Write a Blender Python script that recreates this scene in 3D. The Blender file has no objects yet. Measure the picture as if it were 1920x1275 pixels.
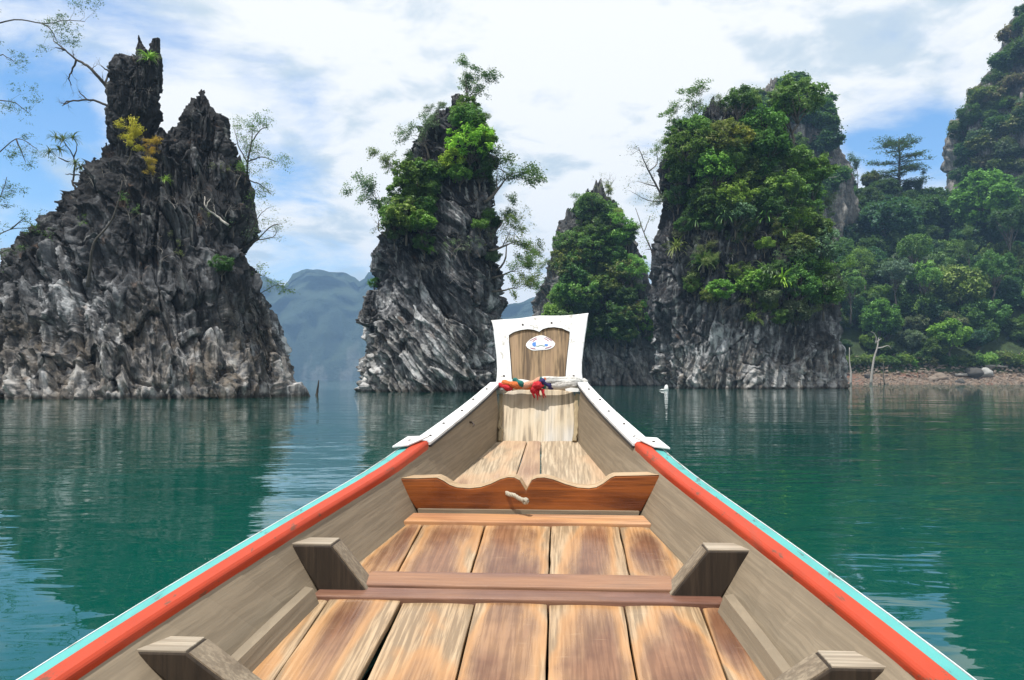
import bpy, math, random
import numpy as np
from mathutils import Vector, Matrix

# ------------------------------------------------------------------ camera, sky, sun, exposure
sc = bpy.context.scene
COL = sc.collection
F, CX, HY, CZ = 1440.0, 960.0, 712.0, 1.4        # focal length in pixels, centre column, horizon row, eye height
cam = bpy.data.cameras.new('camera'); cam_ob = bpy.data.objects.new('camera', cam); COL.objects.link(cam_ob)
cam.lens = 27.0; cam.sensor_width = 36.0; cam.shift_y = (HY - 637.5) / 1920.0
cam.clip_start = 0.05; cam.clip_end = 6000
cam_ob.location = (0, 0, CZ); cam_ob.rotation_euler = (math.radians(90), 0, 0)
sc.camera = cam_ob

SUN_DIR = Vector((-0.24, -0.20, 0.95)).normalized()      # towards the sun
sun = bpy.data.lights.new('sun', 'SUN'); sun_ob = bpy.data.objects.new('sun', sun); COL.objects.link(sun_ob)
sun.energy = 5.0; sun.angle = math.radians(0.55); sun.color = (1.0, 0.955, 0.88)
sun_ob.rotation_euler = SUN_DIR.to_track_quat('Z', 'Y').to_euler(); sun_ob.location = (-30, -40, 90)

world = bpy.data.worlds.new('World'); sc.world = world; world.use_nodes = True
def build_world():
    nt = world.node_tree; N = nt.nodes; L = nt.links
    for n in list(N): N.remove(n)
    out = N.new('ShaderNodeOutputWorld'); bg = N.new('ShaderNodeBackground'); L.new(bg.outputs[0], out.inputs[0])
    bg.inputs[1].default_value = 0.15
    sky = N.new('ShaderNodeTexSky'); sky.sky_type = 'NISHITA'; sky.sun_disc = False
    sky.sun_elevation = math.asin(SUN_DIR.z); sky.sun_rotation = math.atan2(SUN_DIR.x, SUN_DIR.y)
    sky.air_density = 1.0; sky.dust_density = 0.6; sky.ozone_density = 1.6
    tc = N.new('ShaderNodeTexCoord')
    def m(op, a, b=None, c=None, clamp=False):
        n = N.new('ShaderNodeMath'); n.operation = op; n.use_clamp = clamp
        for i, v in enumerate((a, b, c)):
            if v is None: continue
            if hasattr(v, 'links'): L.new(v, n.inputs[i])
            else: n.inputs[i].default_value = v
        return n.outputs[0]
    sep = N.new('ShaderNodeSeparateXYZ'); L.new(tc.outputs['Generated'], sep.inputs[0])
    x, y, z = sep.outputs
    k = m('ADD', m('MAXIMUM', z, 0.0), 0.22)
    comb = N.new('ShaderNodeCombineXYZ')
    L.new(m('DIVIDE', x, k), comb.inputs[0]); L.new(m('DIVIDE', y, k), comb.inputs[1]); L.new(m('MULTIPLY', z, 1.1), comb.inputs[2])
    def noise(scale, detail, rough, off=0.0, dist=0.0):
        mp = N.new('ShaderNodeMapping'); mp.inputs['Location'].default_value = (off, off * .7, off * .3)
        L.new(comb.outputs[0], mp.inputs['Vector'])
        n = N.new('ShaderNodeTexNoise'); n.inputs['Scale'].default_value = scale; n.inputs['Detail'].default_value = detail
        n.inputs['Roughness'].default_value = rough; n.inputs['Distortion'].default_value = dist
        L.new(mp.outputs[0], n.inputs['Vector']); return n.outputs[0]
    n1 = noise(1.6, 10, 0.60, 3.1, 0.35)
    n2 = noise(3.4, 7, 0.5, 11.7, .3)
    n3 = noise(6.0, 7, 0.58, 23.0, 0.4)
    # gaps in the cloud deck where blue shows
    gap = None
    for (px, py, tight, amt) in ((40, 110, 110, .24), (60, 330, 110, .20), (300, 20, 150, .12), (1610, 275, 520, .34), (1740, 272, 480, .34),
                                 (560, 440, 120, .10), (20, 480, 120, .10)):
        d = Vector(((px - CX) / F, 1.0, (HY - py) / F)).normalized()
        dp = N.new('ShaderNodeVectorMath'); dp.operation = 'DOT_PRODUCT'
        L.new(tc.outputs['Generated'], dp.inputs[0]); dp.inputs[1].default_value = d
        g = m('MULTIPLY', m('EXPONENT', m('MULTIPLY', m('SUBTRACT', dp.outputs['Value'], 1.0), tight * 2.0)), amt)
        gap = g if gap is None else m('ADD', gap, g)
    cov = m('SUBTRACT', m('ADD', n1, 0.215), gap)
    cov = m('ADD', cov, m('MULTIPLY', m('SUBTRACT', n3, 0.5), 0.10))
    mr = N.new('ShaderNodeMapRange'); mr.interpolation_type = 'SMOOTHSTEP'
    L.new(cov, mr.inputs['Value']); mr.inputs['From Min'].default_value = 0.42; mr.inputs['From Max'].default_value = 0.66; mr.inputs['To Min'].default_value = 0.06
    sh = N.new('ShaderNodeMapRange'); sh.interpolation_type = 'SMOOTHSTEP'
    L.new(m('ADD', m('MULTIPLY', n2, .65), m('MULTIPLY', n3, .35)), sh.inputs['Value']); sh.inputs['From Min'].default_value = 0.495; sh.inputs['From Max'].default_value = 0.61
    cc = N.new('ShaderNodeMix'); cc.data_type = 'RGBA'
    L.new(sh.outputs[0], cc.inputs[0]); cc.inputs[6].default_value = (6.8, 6.8, 6.7, 1); cc.inputs[7].default_value = (4.2, 4.85, 5.35, 1)
    hs = N.new('ShaderNodeHueSaturation'); hs.inputs['Saturation'].default_value = 1.35; hs.inputs['Value'].default_value = 1.25; L.new(sky.outputs[0], hs.inputs['Color'])
    mix = N.new('ShaderNodeMix'); mix.data_type = 'RGBA'
    L.new(mr.outputs[0], mix.inputs[0]); L.new(hs.outputs[0], mix.inputs[6]); L.new(cc.outputs[2], mix.inputs[7])
    L.new(mix.outputs[2], bg.inputs[0])
build_world()
sc.view_settings.view_transform = 'Standard'; sc.view_settings.look = 'None'
sc.view_settings.exposure = 0.12; sc.view_settings.gamma = 1.0; sc.view_settings.use_curve_mapping = False
sc.cycles.use_denoising = True
sc.cycles.max_bounces = 6; sc.cycles.diffuse_bounces = 3; sc.cycles.glossy_bounces = 3; sc.cycles.transmission_bounces = 3
sc.cycles.volume_bounces = 0; sc.cycles.transparent_max_bounces = 6
sc.cycles.sample_clamp_indirect = 6.0

# ------------------------------------------------------------------ helpers
def W(px, py, Y):                       # the point at distance Y that the photograph shows at a pixel
    return np.array(((px - CX) / F * Y, Y, CZ - (py - HY) / F * Y))
def u32(a): return a.astype(np.int64).astype(np.uint32)
def hash3(i, j, k, seed):
    with np.errstate(over='ignore'):
        h = u32(i) * np.uint32(374761393) + u32(j) * np.uint32(668265263) + u32(k) * np.uint32(2147483647 - 58) + np.uint32((seed * 974711 + 12345) & 0xffffffff)
        h = (h ^ (h >> np.uint32(13))) * np.uint32(1274126177)
        h = (h ^ (h >> np.uint32(16))) * np.uint32(2246822519)
        h = h ^ (h >> np.uint32(15))
    return h.astype(np.float64) / 4294967296.0
def vnoise(P, seed=0):
    I = np.floor(P); f = P - I; f = f * f * f * (f * (f * 6 - 15) + 10); r = 0
    for dx in (0, 1):
        wx = f[:, 0] if dx else 1 - f[:, 0]
        for dy in (0, 1):
            wy = f[:, 1] if dy else 1 - f[:, 1]
            for dz in (0, 1):
                wz = f[:, 2] if dz else 1 - f[:, 2]
                r = r + wx * wy * wz * hash3(I[:, 0] + dx, I[:, 1] + dy, I[:, 2] + dz, seed)
    return r * 2 - 1
def fbm(P, seed=0, octs=4, gain=.5):
    a, s, r = 1.0, 1.0, 0
    for o in range(octs):
        r = r + a * vnoise(P * s + o * 17.3, seed + o); a *= gain; s *= 2.03
    return r
def worley(P, seed=0):
    I = np.floor(P); n = len(P)
    F1 = np.full(n, 9.0); F2 = np.full(n, 9.0); C = np.zeros((n, 3)); ID = np.zeros((n, 3))
    for dx in (-1, 0, 1):
        for dy in (-1, 0, 1):
            for dz in (-1, 0, 1):
                c = I + (dx, dy, dz)
                q = c + np.stack([hash3(c[:, 0], c[:, 1], c[:, 2], seed + s) for s in (1, 2, 3)], 1) * .9 + .05
                d = np.sqrt(((P - q) ** 2).sum(1))
                cl = d < F1
                F2 = np.where(cl, F1, np.minimum(F2, d)); F1 = np.where(cl, d, F1)
                C[cl] = q[cl]; ID[cl] = c[cl]
    R = np.stack([hash3(ID[:, 0], ID[:, 1], ID[:, 2], seed + s) for s in (11, 12, 13, 14)], 1)
    return F1, F2, C, R
def mesh(name, V, Fc, smooth=False, attrs=None, mats=None):
    V = np.asarray(V, dtype=np.float64).reshape(-1, 3); me = bpy.data.meshes.new(name)
    if isinstance(Fc, np.ndarray):
        k = Fc.shape[1]; n = len(Fc)
        me.vertices.add(len(V)); me.vertices.foreach_set('co', V.ravel())
        me.loops.add(n * k); me.loops.foreach_set('vertex_index', Fc.astype(np.int32).ravel())
        me.polygons.add(n); me.polygons.foreach_set('loop_start', np.arange(0, n * k, k, dtype=np.int32))
        me.polygons.foreach_set('loop_total', np.full(n, k, dtype=np.int32))
        me.update(calc_edges=True)
    else:
        me.from_pydata(V.tolist(), [], [list(map(int, f)) for f in Fc]); me.update()
    if smooth: me.polygons.foreach_set('use_smooth', np.ones(len(me.polygons), dtype=bool))
    for an, (dom, arr) in (attrs or {}).items():
        at = me.attributes.new(an, 'FLOAT', dom); at.data.foreach_set('value', np.asarray(arr, dtype=np.float32))
    return me
def obj(name, me, mat=None, parent=None, loc=None):
    o = bpy.data.objects.new(name, me); COL.objects.link(o)
    if mat is not None and me is not None and len(me.materials) == 0: me.materials.append(mat)
    if parent is not None: o.parent = parent
    if loc is not None: o.location = loc
    return o
def tag(o, label, cat=None, group=None, kind=None):
    if label: o['label'] = label
    if cat: o['category'] = cat
    if group: o['group'] = group
    if kind: o['kind'] = kind
    return o
def thing(name, label, cat, loc=(0, 0, 0), group=None):
    o = bpy.data.objects.new(name, None); COL.objects.link(o); o.location = loc; o.empty_display_size = .3
    return tag(o, label, cat, group)
class MB:                                # mesh builder: collects boxes, tubes, prisms
    def __init__(s): s.v = []; s.f = []
    def add(s, V, Fs):
        b = len(s.v); s.v += [tuple(map(float, p)) for p in V]; s.f += [tuple(int(i) + b for i in f) for f in Fs]
    def hexa(s, bot, top):               # four bottom points, four top points, same order
        s.add(list(bot) + list(top), [(3, 2, 1, 0), (4, 5, 6, 7), (0, 1, 5, 4), (1, 2, 6, 5), (2, 3, 7, 6), (3, 0, 4, 7)])
    def prism(s, poly, d):               # closed polygon of 3D points extruded by d
        n = len(poly); q = [np.add(p, d) for p in poly]
        s.add(list(poly) + q, [tuple(range(n))[::-1], tuple(range(n, 2 * n))] + [(i, (i + 1) % n, n + (i + 1) % n, n + i) for i in range(n)])
    def tube(s, pts, rad, k=6, cap=True):
        pts = [np.asarray(p, float) for p in pts]; n = len(pts)
        if n < 2: return
        rings = []; ref = np.array((0.13, 0.27, 0.95))
        for i in range(n):
            t = pts[min(i + 1, n - 1)] - pts[max(i - 1, 0)]; t = t / (np.linalg.norm(t) + 1e-9)
            a = np.cross(t, ref)
            if np.linalg.norm(a) < .1: a = np.cross(t, (1, 0, 0))
            a /= np.linalg.norm(a); b = np.cross(t, a); r = rad[i] if hasattr(rad, '__len__') else rad
            rings.append([pts[i] + r * (math.cos(2 * math.pi * j / k) * a + math.sin(2 * math.pi * j / k) * b) for j in range(k)])
        V = [p for r in rings for p in r]
        Fs = [(i * k + j, i * k + (j + 1) % k, (i + 1) * k + (j + 1) % k, (i + 1) * k + j) for i in range(n - 1) for j in range(k)]
        if cap: Fs += [tuple(range(k))[::-1], tuple((n - 1) * k + j for j in range(k))]
        s.add(V, Fs)
    def mesh(s, name, smooth=False): return mesh(name, s.v, s.f, smooth)
    def build(s, name, mat, parent=None, smooth=False, bevel=0):
        o = obj(name, s.mesh(name, smooth), mat, parent)
        if bevel:
            b = o.modifiers.new('bevel', 'BEVEL'); b.width = bevel; b.segments = 2; b.limit_method = 'ANGLE'; b.angle_limit = math.radians(40)
        return o

# ------------------------------------------------------------------ materials
def material(name):
    m = bpy.data.materials.new(name); m.use_nodes = True; nt = m.node_tree
    for n in list(nt.nodes): nt.nodes.remove(n)
    out = nt.nodes.new('ShaderNodeOutputMaterial'); b = nt.nodes.new('ShaderNodeBsdfPrincipled'); nt.links.new(b.outputs[0], out.inputs[0])
    return m, nt, b, out
class G:                                 # small node-graph helper
    def __init__(s, nt): s.nt = nt; s.N = nt.nodes; s.L = nt.links
    def set(s, sock, v):
        if hasattr(v, 'links'): s.L.new(v, sock)
        else: sock.default_value = v
    def coord(s, kind='Object'): return s.N.new('ShaderNodeTexCoord').outputs[kind]
    def pos(s): return s.N.new('ShaderNodeNewGeometry').outputs['Position']
    def map(s, v, scale=(1, 1, 1), rot=(0, 0, 0), loc=(0, 0, 0)):
        n = s.N.new('ShaderNodeMapping'); s.L.new(v, n.inputs['Vector'])
        s.set(n.inputs['Scale'], scale); n.inputs['Rotation'].default_value = rot; s.set(n.inputs['Location'], loc); return n.outputs[0]
    def noise(s, v, scale=1, detail=4, rough=.5, dist=0):
        n = s.N.new('ShaderNodeTexNoise'); s.L.new(v, n.inputs['Vector'])
        n.inputs['Scale'].default_value = scale; n.inputs['Detail'].default_value = detail; n.inputs['Roughness'].default_value = rough; n.inputs['Distortion'].default_value = dist
        return n.outputs[0]
    def math(s, op, a, b=None, clamp=False):
        n = s.N.new('ShaderNodeMath'); n.operation = op; n.use_clamp = clamp; s.set(n.inputs[0], a)
        if b is not None: s.set(n.inputs[1], b)
        return n.outputs[0]
    def ramp(s, v, stops):
        n = s.N.new('ShaderNodeValToRGB'); s.set(n.inputs[0], v); e = n.color_ramp.elements
        while len(e) < len(stops): e.new(.5)
        for el, (p, c) in zip(e, stops): el.position = p; el.color = (*c, 1) if len(c) == 3 else c
        return n.outputs[0]
    def rng(s, v, a, b, c=0., d=1., smooth=True):
        n = s.N.new('ShaderNodeMapRange'); n.interpolation_type = 'SMOOTHSTEP' if smooth else 'LINEAR'; s.set(n.inputs['Value'], v)
        for k_, x in zip(('From Min', 'From Max', 'To Min', 'To Max'), (a, b, c, d)): s.set(n.inputs[k_], x)
        return n.outputs[0]
    def mix(s, f, a, b, mode='MIX'):
        n = s.N.new('ShaderNodeMix'); n.data_type = 'RGBA'; n.blend_type = mode; s.set(n.inputs[0], f)
        for i, c in ((6, a), (7, b)): s.set(n.inputs[i], c if hasattr(c, 'links') else ((*c, 1) if len(c) == 3 else c))
        return n.outputs[2]
    def attr(s, name): 
        n = s.N.new('ShaderNodeAttribute'); n.attribute_name = name; return n.outputs['Fac']
    def sep(s, v): n = s.N.new('ShaderNodeSeparateXYZ'); s.L.new(v, n.inputs[0]); return n.outputs
    def info(s, o): return s.N.new('ShaderNodeObjectInfo').outputs[o]
    def bump(s, h, strength=.3, dist=.05, normal=None):
        n = s.N.new('ShaderNodeBump'); s.L.new(h, n.inputs['Height']); n.inputs['Strength'].default_value = strength; n.inputs['Distance'].default_value = dist
        if normal is not None: s.L.new(normal, n.inputs['Normal'])
        return n.outputs[0]

def rock_material(name, dark, mid, light, tan, low=9.0, streak=0.0, ztop=30.0, darktop=.5):
    m, nt, b, out = material(name); g = G(nt); p = g.pos()
    tone = g.attr('tone')
    n1 = g.noise(p, .22, 5, .6); n2 = g.noise(p, 1.3, 6, .65, .4); n3 = g.noise(g.map(p, (1.6, 1.6, .18)), .9, 5, .6)
    z = g.sep(p)[2]
    t = g.math('ADD', g.math('MULTIPLY', tone, .55), g.math('ADD', g.math('MULTIPLY', n2, .60), g.math('MULTIPLY', n1, .85)))
    t = g.math('SUBTRACT', t, .66)
    t = g.math('SUBTRACT', t, g.math('MULTIPLY', g.rng(g.math('ADD', z, g.math('MULTIPLY', n1, low)), low * 1.0, ztop), darktop * .5))
    t = g.math('ADD', t, g.math('MULTIPLY', g.rng(g.math('ADD', z, g.math('MULTIPLY', n1, low)), low * 1.7, low * .5), .10))
    c = g.ramp(t, [(.16, dark), (.40, mid), (.62, light), (.88, tuple(min(.75, x * 1.45) for x in light))])
    lowf = g.math('MULTIPLY', g.rng(g.math('ADD', z, g.math('MULTIPLY', g.math('SUBTRACT', n1, .5), low * 1.6)), low, 0.4), g.rng(n2, .36, .6))
    c = g.mix(g.math('MULTIPLY', lowf, .32), c, tan)
    rust = g.rng(g.noise(p, .55, 5, .62, .3), .60, .72)
    c = g.mix(g.math('MULTIPLY', rust, .42), c, (.17, .088, .042))
    if streak:
        c = g.mix(g.math('MULTIPLY', g.rng(n3, .56, .70), streak), c, (.44, .46, .45))
    c = g.mix(g.math('MULTIPLY', g.rng(n3, .52, .38), .7), c, dark)
    wet = g.rng(g.math('ADD', z, g.math('MULTIPLY', n2, .5)), .75, .35)
    c = g.mix(g.math('MULTIPLY', wet, .75), c, (.03, .026, .02))
    g.L.new(c, b.inputs['Base Color']); b.inputs['Roughness'].default_value = .88; b.inputs['Specular IOR Level'].default_value = .25
    h = g.math('ADD', g.noise(p, 3.2, 7, .7, .5), g.math('MULTIPLY', g.noise(g.map(p, (2, 2, .5)), 2.0, 5, .6), .8))
    g.L.new(g.bump(h, .75, .22), b.inputs['Normal'])
    return m
M = {}
M['rock_a'] = rock_material('limestone_charcoal', (.024, .025, .028), (.118, .122, .131), (.50, .51, .525), (.36, .28, .19), 9, 0.25, 24, .55)
M['rock_b'] = rock_material('limestone_streaked', (.024, .025, .028), (.130, .134, .143), (.52, .53, .545), (.32, .28, .22), 12, 0.55, 40, .5)
M['rock_c'] = rock_material('limestone_dull', (.04, .041, .042), (.14, .14, .14), (.30, .30, .30), (.26, .22, .17), 10, 0.3, 60, .5)  # duller grey limestone of the islet behind the prow
M['rock_d'] = rock_material('limestone_blocky', (.022, .023, .026), (.118, .122, .130), (.48, .49, .505), (.36, .29, .20), 9, 0.6, 45, .6)
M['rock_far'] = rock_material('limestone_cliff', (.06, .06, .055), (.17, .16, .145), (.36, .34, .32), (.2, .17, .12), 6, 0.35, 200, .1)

def leaf_material(name, trans=.3):
    m, nt, b, out = material(name); g = G(nt)
    col = g.info('Color'); tone = g.attr('tone'); r = g.info('Random')
    k = g.math('ADD', g.math('MULTIPLY', tone, 1.15), g.math('ADD', g.math('MULTIPLY', r, .4), .42))
    c = g.mix(1.0, col, (1, 1, 1), 'MULTIPLY')
    hsv = g.N.new('ShaderNodeHueSaturation'); g.L.new(c, hsv.inputs['Color']); g.L.new(k, hsv.inputs['Value'])
    g.L.new(g.math('ADD', g.math('MULTIPLY', tone, -.035), .515), hsv.inputs['Hue'])
    c = hsv.outputs[0]
    g.L.new(c, b.inputs['Base Color']); b.inputs['Roughness'].default_value = .5; b.inputs['Specular IOR Level'].default_value = .35
    tr = g.N.new('ShaderNodeBsdfTranslucent'); g.L.new(g.mix(.5, c, (.11, .23, .02)), tr.inputs[0])
    mx = g.N.new('ShaderNodeMixShader'); mx.inputs[0].default_value = trans
    g.L.new(b.outputs[0], mx.inputs[1]); g.L.new(tr.outputs[0], mx.inputs[2]); g.L.new(mx.outputs[0], out.inputs[0])
    return m
M['leaf'] = leaf_material('leaves', .38)
def bark_material(name, c1, c2):
    m, nt, b, out = material(name); g = G(nt); p = g.coord()
    n = g.noise(g.map(p, (4, 4, .8)), 2.2, 5, .6)
    g.L.new(g.ramp(n, [(.3, c1), (.7, c2)]), b.inputs['Base Color']); b.inputs['Roughness'].default_value = .85
    g.L.new(g.bump(n, .5, .03), b.inputs['Normal']); return m
M['bark'] = bark_material('bark', (.06, .05, .04), (.16, .14, .12))
M['bark_pale'] = bark_material('bleached_wood', (.22, .20, .18), (.46, .43, .39))
M['bark_grey'] = bark_material('grey_twigs', (.14, .13, .12), (.30, .28, .26))
M['bark_dark'] = bark_material('dark_bark', (.030, .027, .024), (.085, .075, .065))

def water_material():
    m, nt, b, out = material('lake_water'); g = G(nt); p = g.pos()
    wa = g.noise(g.map(p, (.55, 1.0, 1), (0, 0, .12)), .55, 3, .5, .35)
    wb = g.noise(g.map(p, (.38, 1.0, 1), (0, 0, -.06)), 2.0, 3, .5, .5)
    wc = g.noise(g.map(p, (.4, 1.0, 1), (0, 0, .1)), 6.0, 2, .5, .3)
    patch = g.math('MULTIPLY', g.rng(g.noise(g.map(p, (.06, .11, 1)), 1.0, 3, .5), .38, .62, .45, 1.25), g.rng(g.sep(p)[1], 75, 170, 1.0, 4.0))
    h = g.math('ADD', g.math('MULTIPLY', wa, .052), g.math('ADD', g.math('MULTIPLY', wb, .023), g.math('MULTIPLY', wc, .0022)))
    g.L.new(g.bump(g.math('MULTIPLY', h, patch), .85, 1.0), b.inputs['Normal'])
    big = g.noise(p, .035, 3, .5)
    c = g.mix(g.rng(big, .35, .65), (.0015, .062, .046), (.001, .046, .038))
    g.L.new(c, b.inputs['Base Color'])
    b.inputs['Roughness'].default_value = .015; b.inputs['IOR'].default_value = 1.5
    return m
M['water'] = water_material()

def wood_material(name, base, dark, varn=None, vamt=0., rough=.55, grain=1.0, axis=1, blot=2.2, edge=False, mot=.35, lines=.45, calm=(), prerot=None):
    m, nt, b, out = material(name); g = G(nt); p = g.coord()
    if prerot: p = g.map(p, (1, 1, 1), prerot)
    rnd = g.info('Random')
    off = g.N.new('ShaderNodeCombineXYZ')
    for i in range(3): g.L.new(g.math('MULTIPLY', rnd, 37.0 + 11 * i), off.inputs[i])
    q = g.map(p, (1, 1, 1), loc=off.outputs[0])
    sc_ = [22, 22, 22]; sc_[axis] = 1.3
    for i in calm: sc_[i] = 1.3
    gr = g.noise(g.map(q, sc_), 1.0 * grain, 6, .65, .6)
    sf = [105, 105, 105]; sf[axis] = 4.0
    for i in calm: sf[i] = 4.0
    gf = g.noise(g.map(q, sf), 1.0 * grain, 4, .6, .2)
    c = g.mix(g.rng(gr, .3, .7), dark, base)
    c = g.mix(g.math('MULTIPLY', g.rng(gf, .60, .42), lines), c, tuple(x * .42 for x in dark))
    big = g.noise(q, 2.0, 5, .6)
    c = g.mix(g.math('MULTIPLY', g.rng(big, .5, .75), mot), c, tuple(min(.8, x * 1.25) for x in base))
    r = rough
    if varn:
        s2 = [blot * 1.6] * 3; s2[axis] = blot * .55
        v = g.noise(g.map(q, s2), 1.0, 4, .52, .5)
        v = g.math('ADD', v, g.math('MULTIPLY', g.math('SUBTRACT', gr, .5), .20))
        if edge:                         # feet wear the varnish off towards the plank edges
            v = g.math('ADD', v, g.math('MULTIPLY', g.math('SUBTRACT', g.attr('mid'), .5), .22))
        f = g.rng(v, .47 - vamt, .70 - vamt)
        vc = g.mix(g.rng(g.noise(q, 3.5, 4, .6), .38, .66), varn[0], varn[1])
        vc = g.mix(g.math('MULTIPLY', g.rng(gf, .62, .40), .3), vc, tuple(x * .4 for x in varn[0]))
        halo = g.math('MULTIPLY', g.rng(v, .42 - vamt, .54 - vamt), g.math('SUBTRACT', 1.0, f))
        c = g.mix(g.math('MULTIPLY', halo, .75), c, varn[2])
        c = g.mix(g.math('MULTIPLY', f, .9), c, vc)
        r = g.rng(f, 0, 1, rough, rough * .62)
    # fine scratches
    scr = g.noise(g.map(q, (9, 60, 9), (0, 0, .5)), 1.0, 3, .5)
    c = g.mix(g.math('MULTIPLY', g.rng(scr, .68, .78), .18), c, tuple(min(.8, x * 1.4) for x in base))
    g.L.new(c, b.inputs['Base Color']); g.set(b.inputs['Roughness'], r); b.inputs['Specular IOR Level'].default_value = .4
    g.L.new(g.bump(g.math('ADD', gr, g.math('MULTIPLY', gf, .6)), .35, .006), b.inputs['Normal'])
    return m
VARN = ((.130, .050, .026), (.235, .108, .055), (.48, .235, .085))
M['plank'] = wood_material('worn_varnished_plank', (.47, .345, .215), (.37, .25, .145), VARN, .022, .34, 1.0, 1, 2.1, edge=True, lines=.7, mot=.2, calm=(2,))
M['plank_pale'] = wood_material('pale_deck_plank', (.52, .42, .30), (.36, .27, .18), ((.26, .14, .10), (.34, .20, .14), (.5, .33, .2)), -.02, .6, 1.0, 1, 2.0, mot=.12, lines=.6, calm=(2,))
M['beam'] = wood_material('cross_beam_wood', (.33, .195, .125), (.20, .11, .07), ((.15, .07, .05), (.21, .105, .075), (.34, .17, .09)), .06, .45, 1.0, 0, 2.0)
M['beam_light'] = wood_material('ridged_beam_wood', (.55, .33, .19), (.34, .16, .08), ((.33, .15, .08), (.42, .2, .1), (.5, .25, .1)), .0, .55, .7, 0, 2.0)
M['varnish'] = wood_material('varnished_board', (.36, .110, .018), (.23, .060, .011), ((.085, .020, .007), (.25, .065, .012), (.32, .09, .016)), .03, .34, .6, 0, 3.2, lines=.75)
M['side'] = wood_material('weathered_side_plank', (.255, .205, .143), (.212, .167, .114), None, 0, .72, .8, 1, mot=.10, lines=.30, calm=(0,), prerot=(-.155, 0, 0))
M['rib'] = wood_material('rib_wood', (.052, .036, .023), (.024, .016, .010), None, 0, .7, .8, 2)
M['rib_top'] = wood_material('lit_rib_edge', (.44, .38, .30), (.29, .24, .18), None, 0, .75, .8, 0)  # paler copy of the rib wood, light on the tops put into the colour
M['rib_face'] = wood_material('worn_lit_rib_face', (.30, .245, .175), (.17, .13, .09), None, 0, .7, .8, 2)  # inner faces: worn grey, with the light they catch painted in
M['post'] = wood_material('weathered_post', (.55, .46, .34), (.42, .33, .22), ((.38, .37, .35), (.46, .43, .38), (.5, .42, .3)), -.02, .65, .7, 2, 1.6, mot=.15, lines=.9, calm=(1,))
M['prow_wood'] = wood_material('prow_panel_wood', (.36, .25, .135), (.19, .12, .065), ((.23, .115, .085), (.30, .22, .15), (.34, .23, .13)), .0, .6, .9, 2, 2.6, mot=.2, lines=.9, calm=(1,))
M['board_top'] = wood_material('pale_board_edge', (.52, .38, .24), (.40, .27, .15), None, 0, .6, .8, 0)  # paler wood for the top edge of the breast board

def paint_material(name, col, wear, rough=.4, amt=.62):
    m, nt, b, out = material(name); g = G(nt); p = g.coord()
    n = g.noise(g.map(p, (16, 5, 16)), 2.0, 6, .68, .4); n2 = g.noise(p, 9, 4, .6)
    c = g.mix(g.math('MULTIPLY', g.rng(n2, .4, .7), .35), col, tuple(x * .68 for x in col))
    c = g.mix(g.math('MULTIPLY', g.rng(g.noise(g.map(p, (40, 3, 8)), 1.0, 5, .7), .52, .72), .3), c, wear)
    c = g.mix(g.rng(g.math('ADD', n, g.math('MULTIPLY', n2, .25)), amt + .16, amt + .22), c, wear)
    g.L.new(c, b.inputs['Base Color']); b.inputs['Roughness'].default_value = rough
    g.L.new(g.bump(n, .15, .01), b.inputs['Normal']); return m
M['red'] = paint_material('orange_red_paint', (.43, .040, .008), (.17, .05, .025), .55, .565)
M['turq'] = paint_material('turquoise_paint', (.085, .37, .355), (.07, .16, .15), .55, .56)
M['white'] = paint_material('white_painted_metal', (.74, .75, .755), (.44, .42, .38), .42, .55)
M['hull'] = paint_material('hull_paint', (.10, .30, .28), (.2, .18, .14), .5, .6)
def flat(name, col, rough=.5, metal=0.0, var=.25, fine=14, bump=.15):
    m, nt, b, out = material(name); g = G(nt); n = g.noise(g.coord(), fine, 5, .6)
    g.L.new(g.mix(g.math('MULTIPLY', n, var), col, tuple(x * .35 for x in col)), b.inputs['Base Color'])
    b.inputs['Roughness'].default_value = rough; b.inputs['Metallic'].default_value = metal
    g.L.new(g.bump(n, bump, .005 if bump < .5 else .02), b.inputs['Normal']); return m
M['dark'] = flat('gap_shade', (.02, .018, .015), .9)  # near-black colour paints the shade seen through the floor gaps
M['screw'] = flat('rusty_screw', (.08, .06, .05), .6, .3)
M['edge_line'] = flat('black_rubber_edge', (.02, .02, .022), .6)
M['fibre'] = flat('frayed_caulk', (.42, .33, .20), .9, 0, .9)
for nm, c in (('white', (.74, .72, .68)), ('grey', (.50, .50, .48)), ('red', (.62, .02, .035)), ('orange', (.72, .17, .04)), ('peach', (.72, .36, .24)), ('teal', (.015, .16, .14)), ('navy', (.03, .025, .13))):
    M['cloth_' + nm] = flat('cloth_' + nm, c, .85, 0, .5, 45, .9)
M['rope'] = flat('rope_fibre', (.46, .41, .32), .85, 0, .5)
for nm, c in (('white', (.82, .83, .84)), ('grey', (.45, .47, .52)), ('blue', (.08, .24, .62)), ('red', (.42, .06, .12)), ('green', (.28, .40, .36))):
    M['ink_' + nm] = flat('sticker_' + nm, c, .35, 0, .1)
M['plastic'] = flat('white_plastic', (.78, .80, .80), .4, 0, .1)

# ------------------------------------------------------------------ water
def build_water():
    S = 3020.0
    V = [(-S, -90, 0), (S, -90, 0), (S, 2700, 0), (-S, 2700, 0)]
    o = obj('water', mesh('water', V, [(0, 1, 2, 3)]), M['water']); tag(o, 'green lake water with rippled reflections', None, None, 'structure')
build_water()

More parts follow.
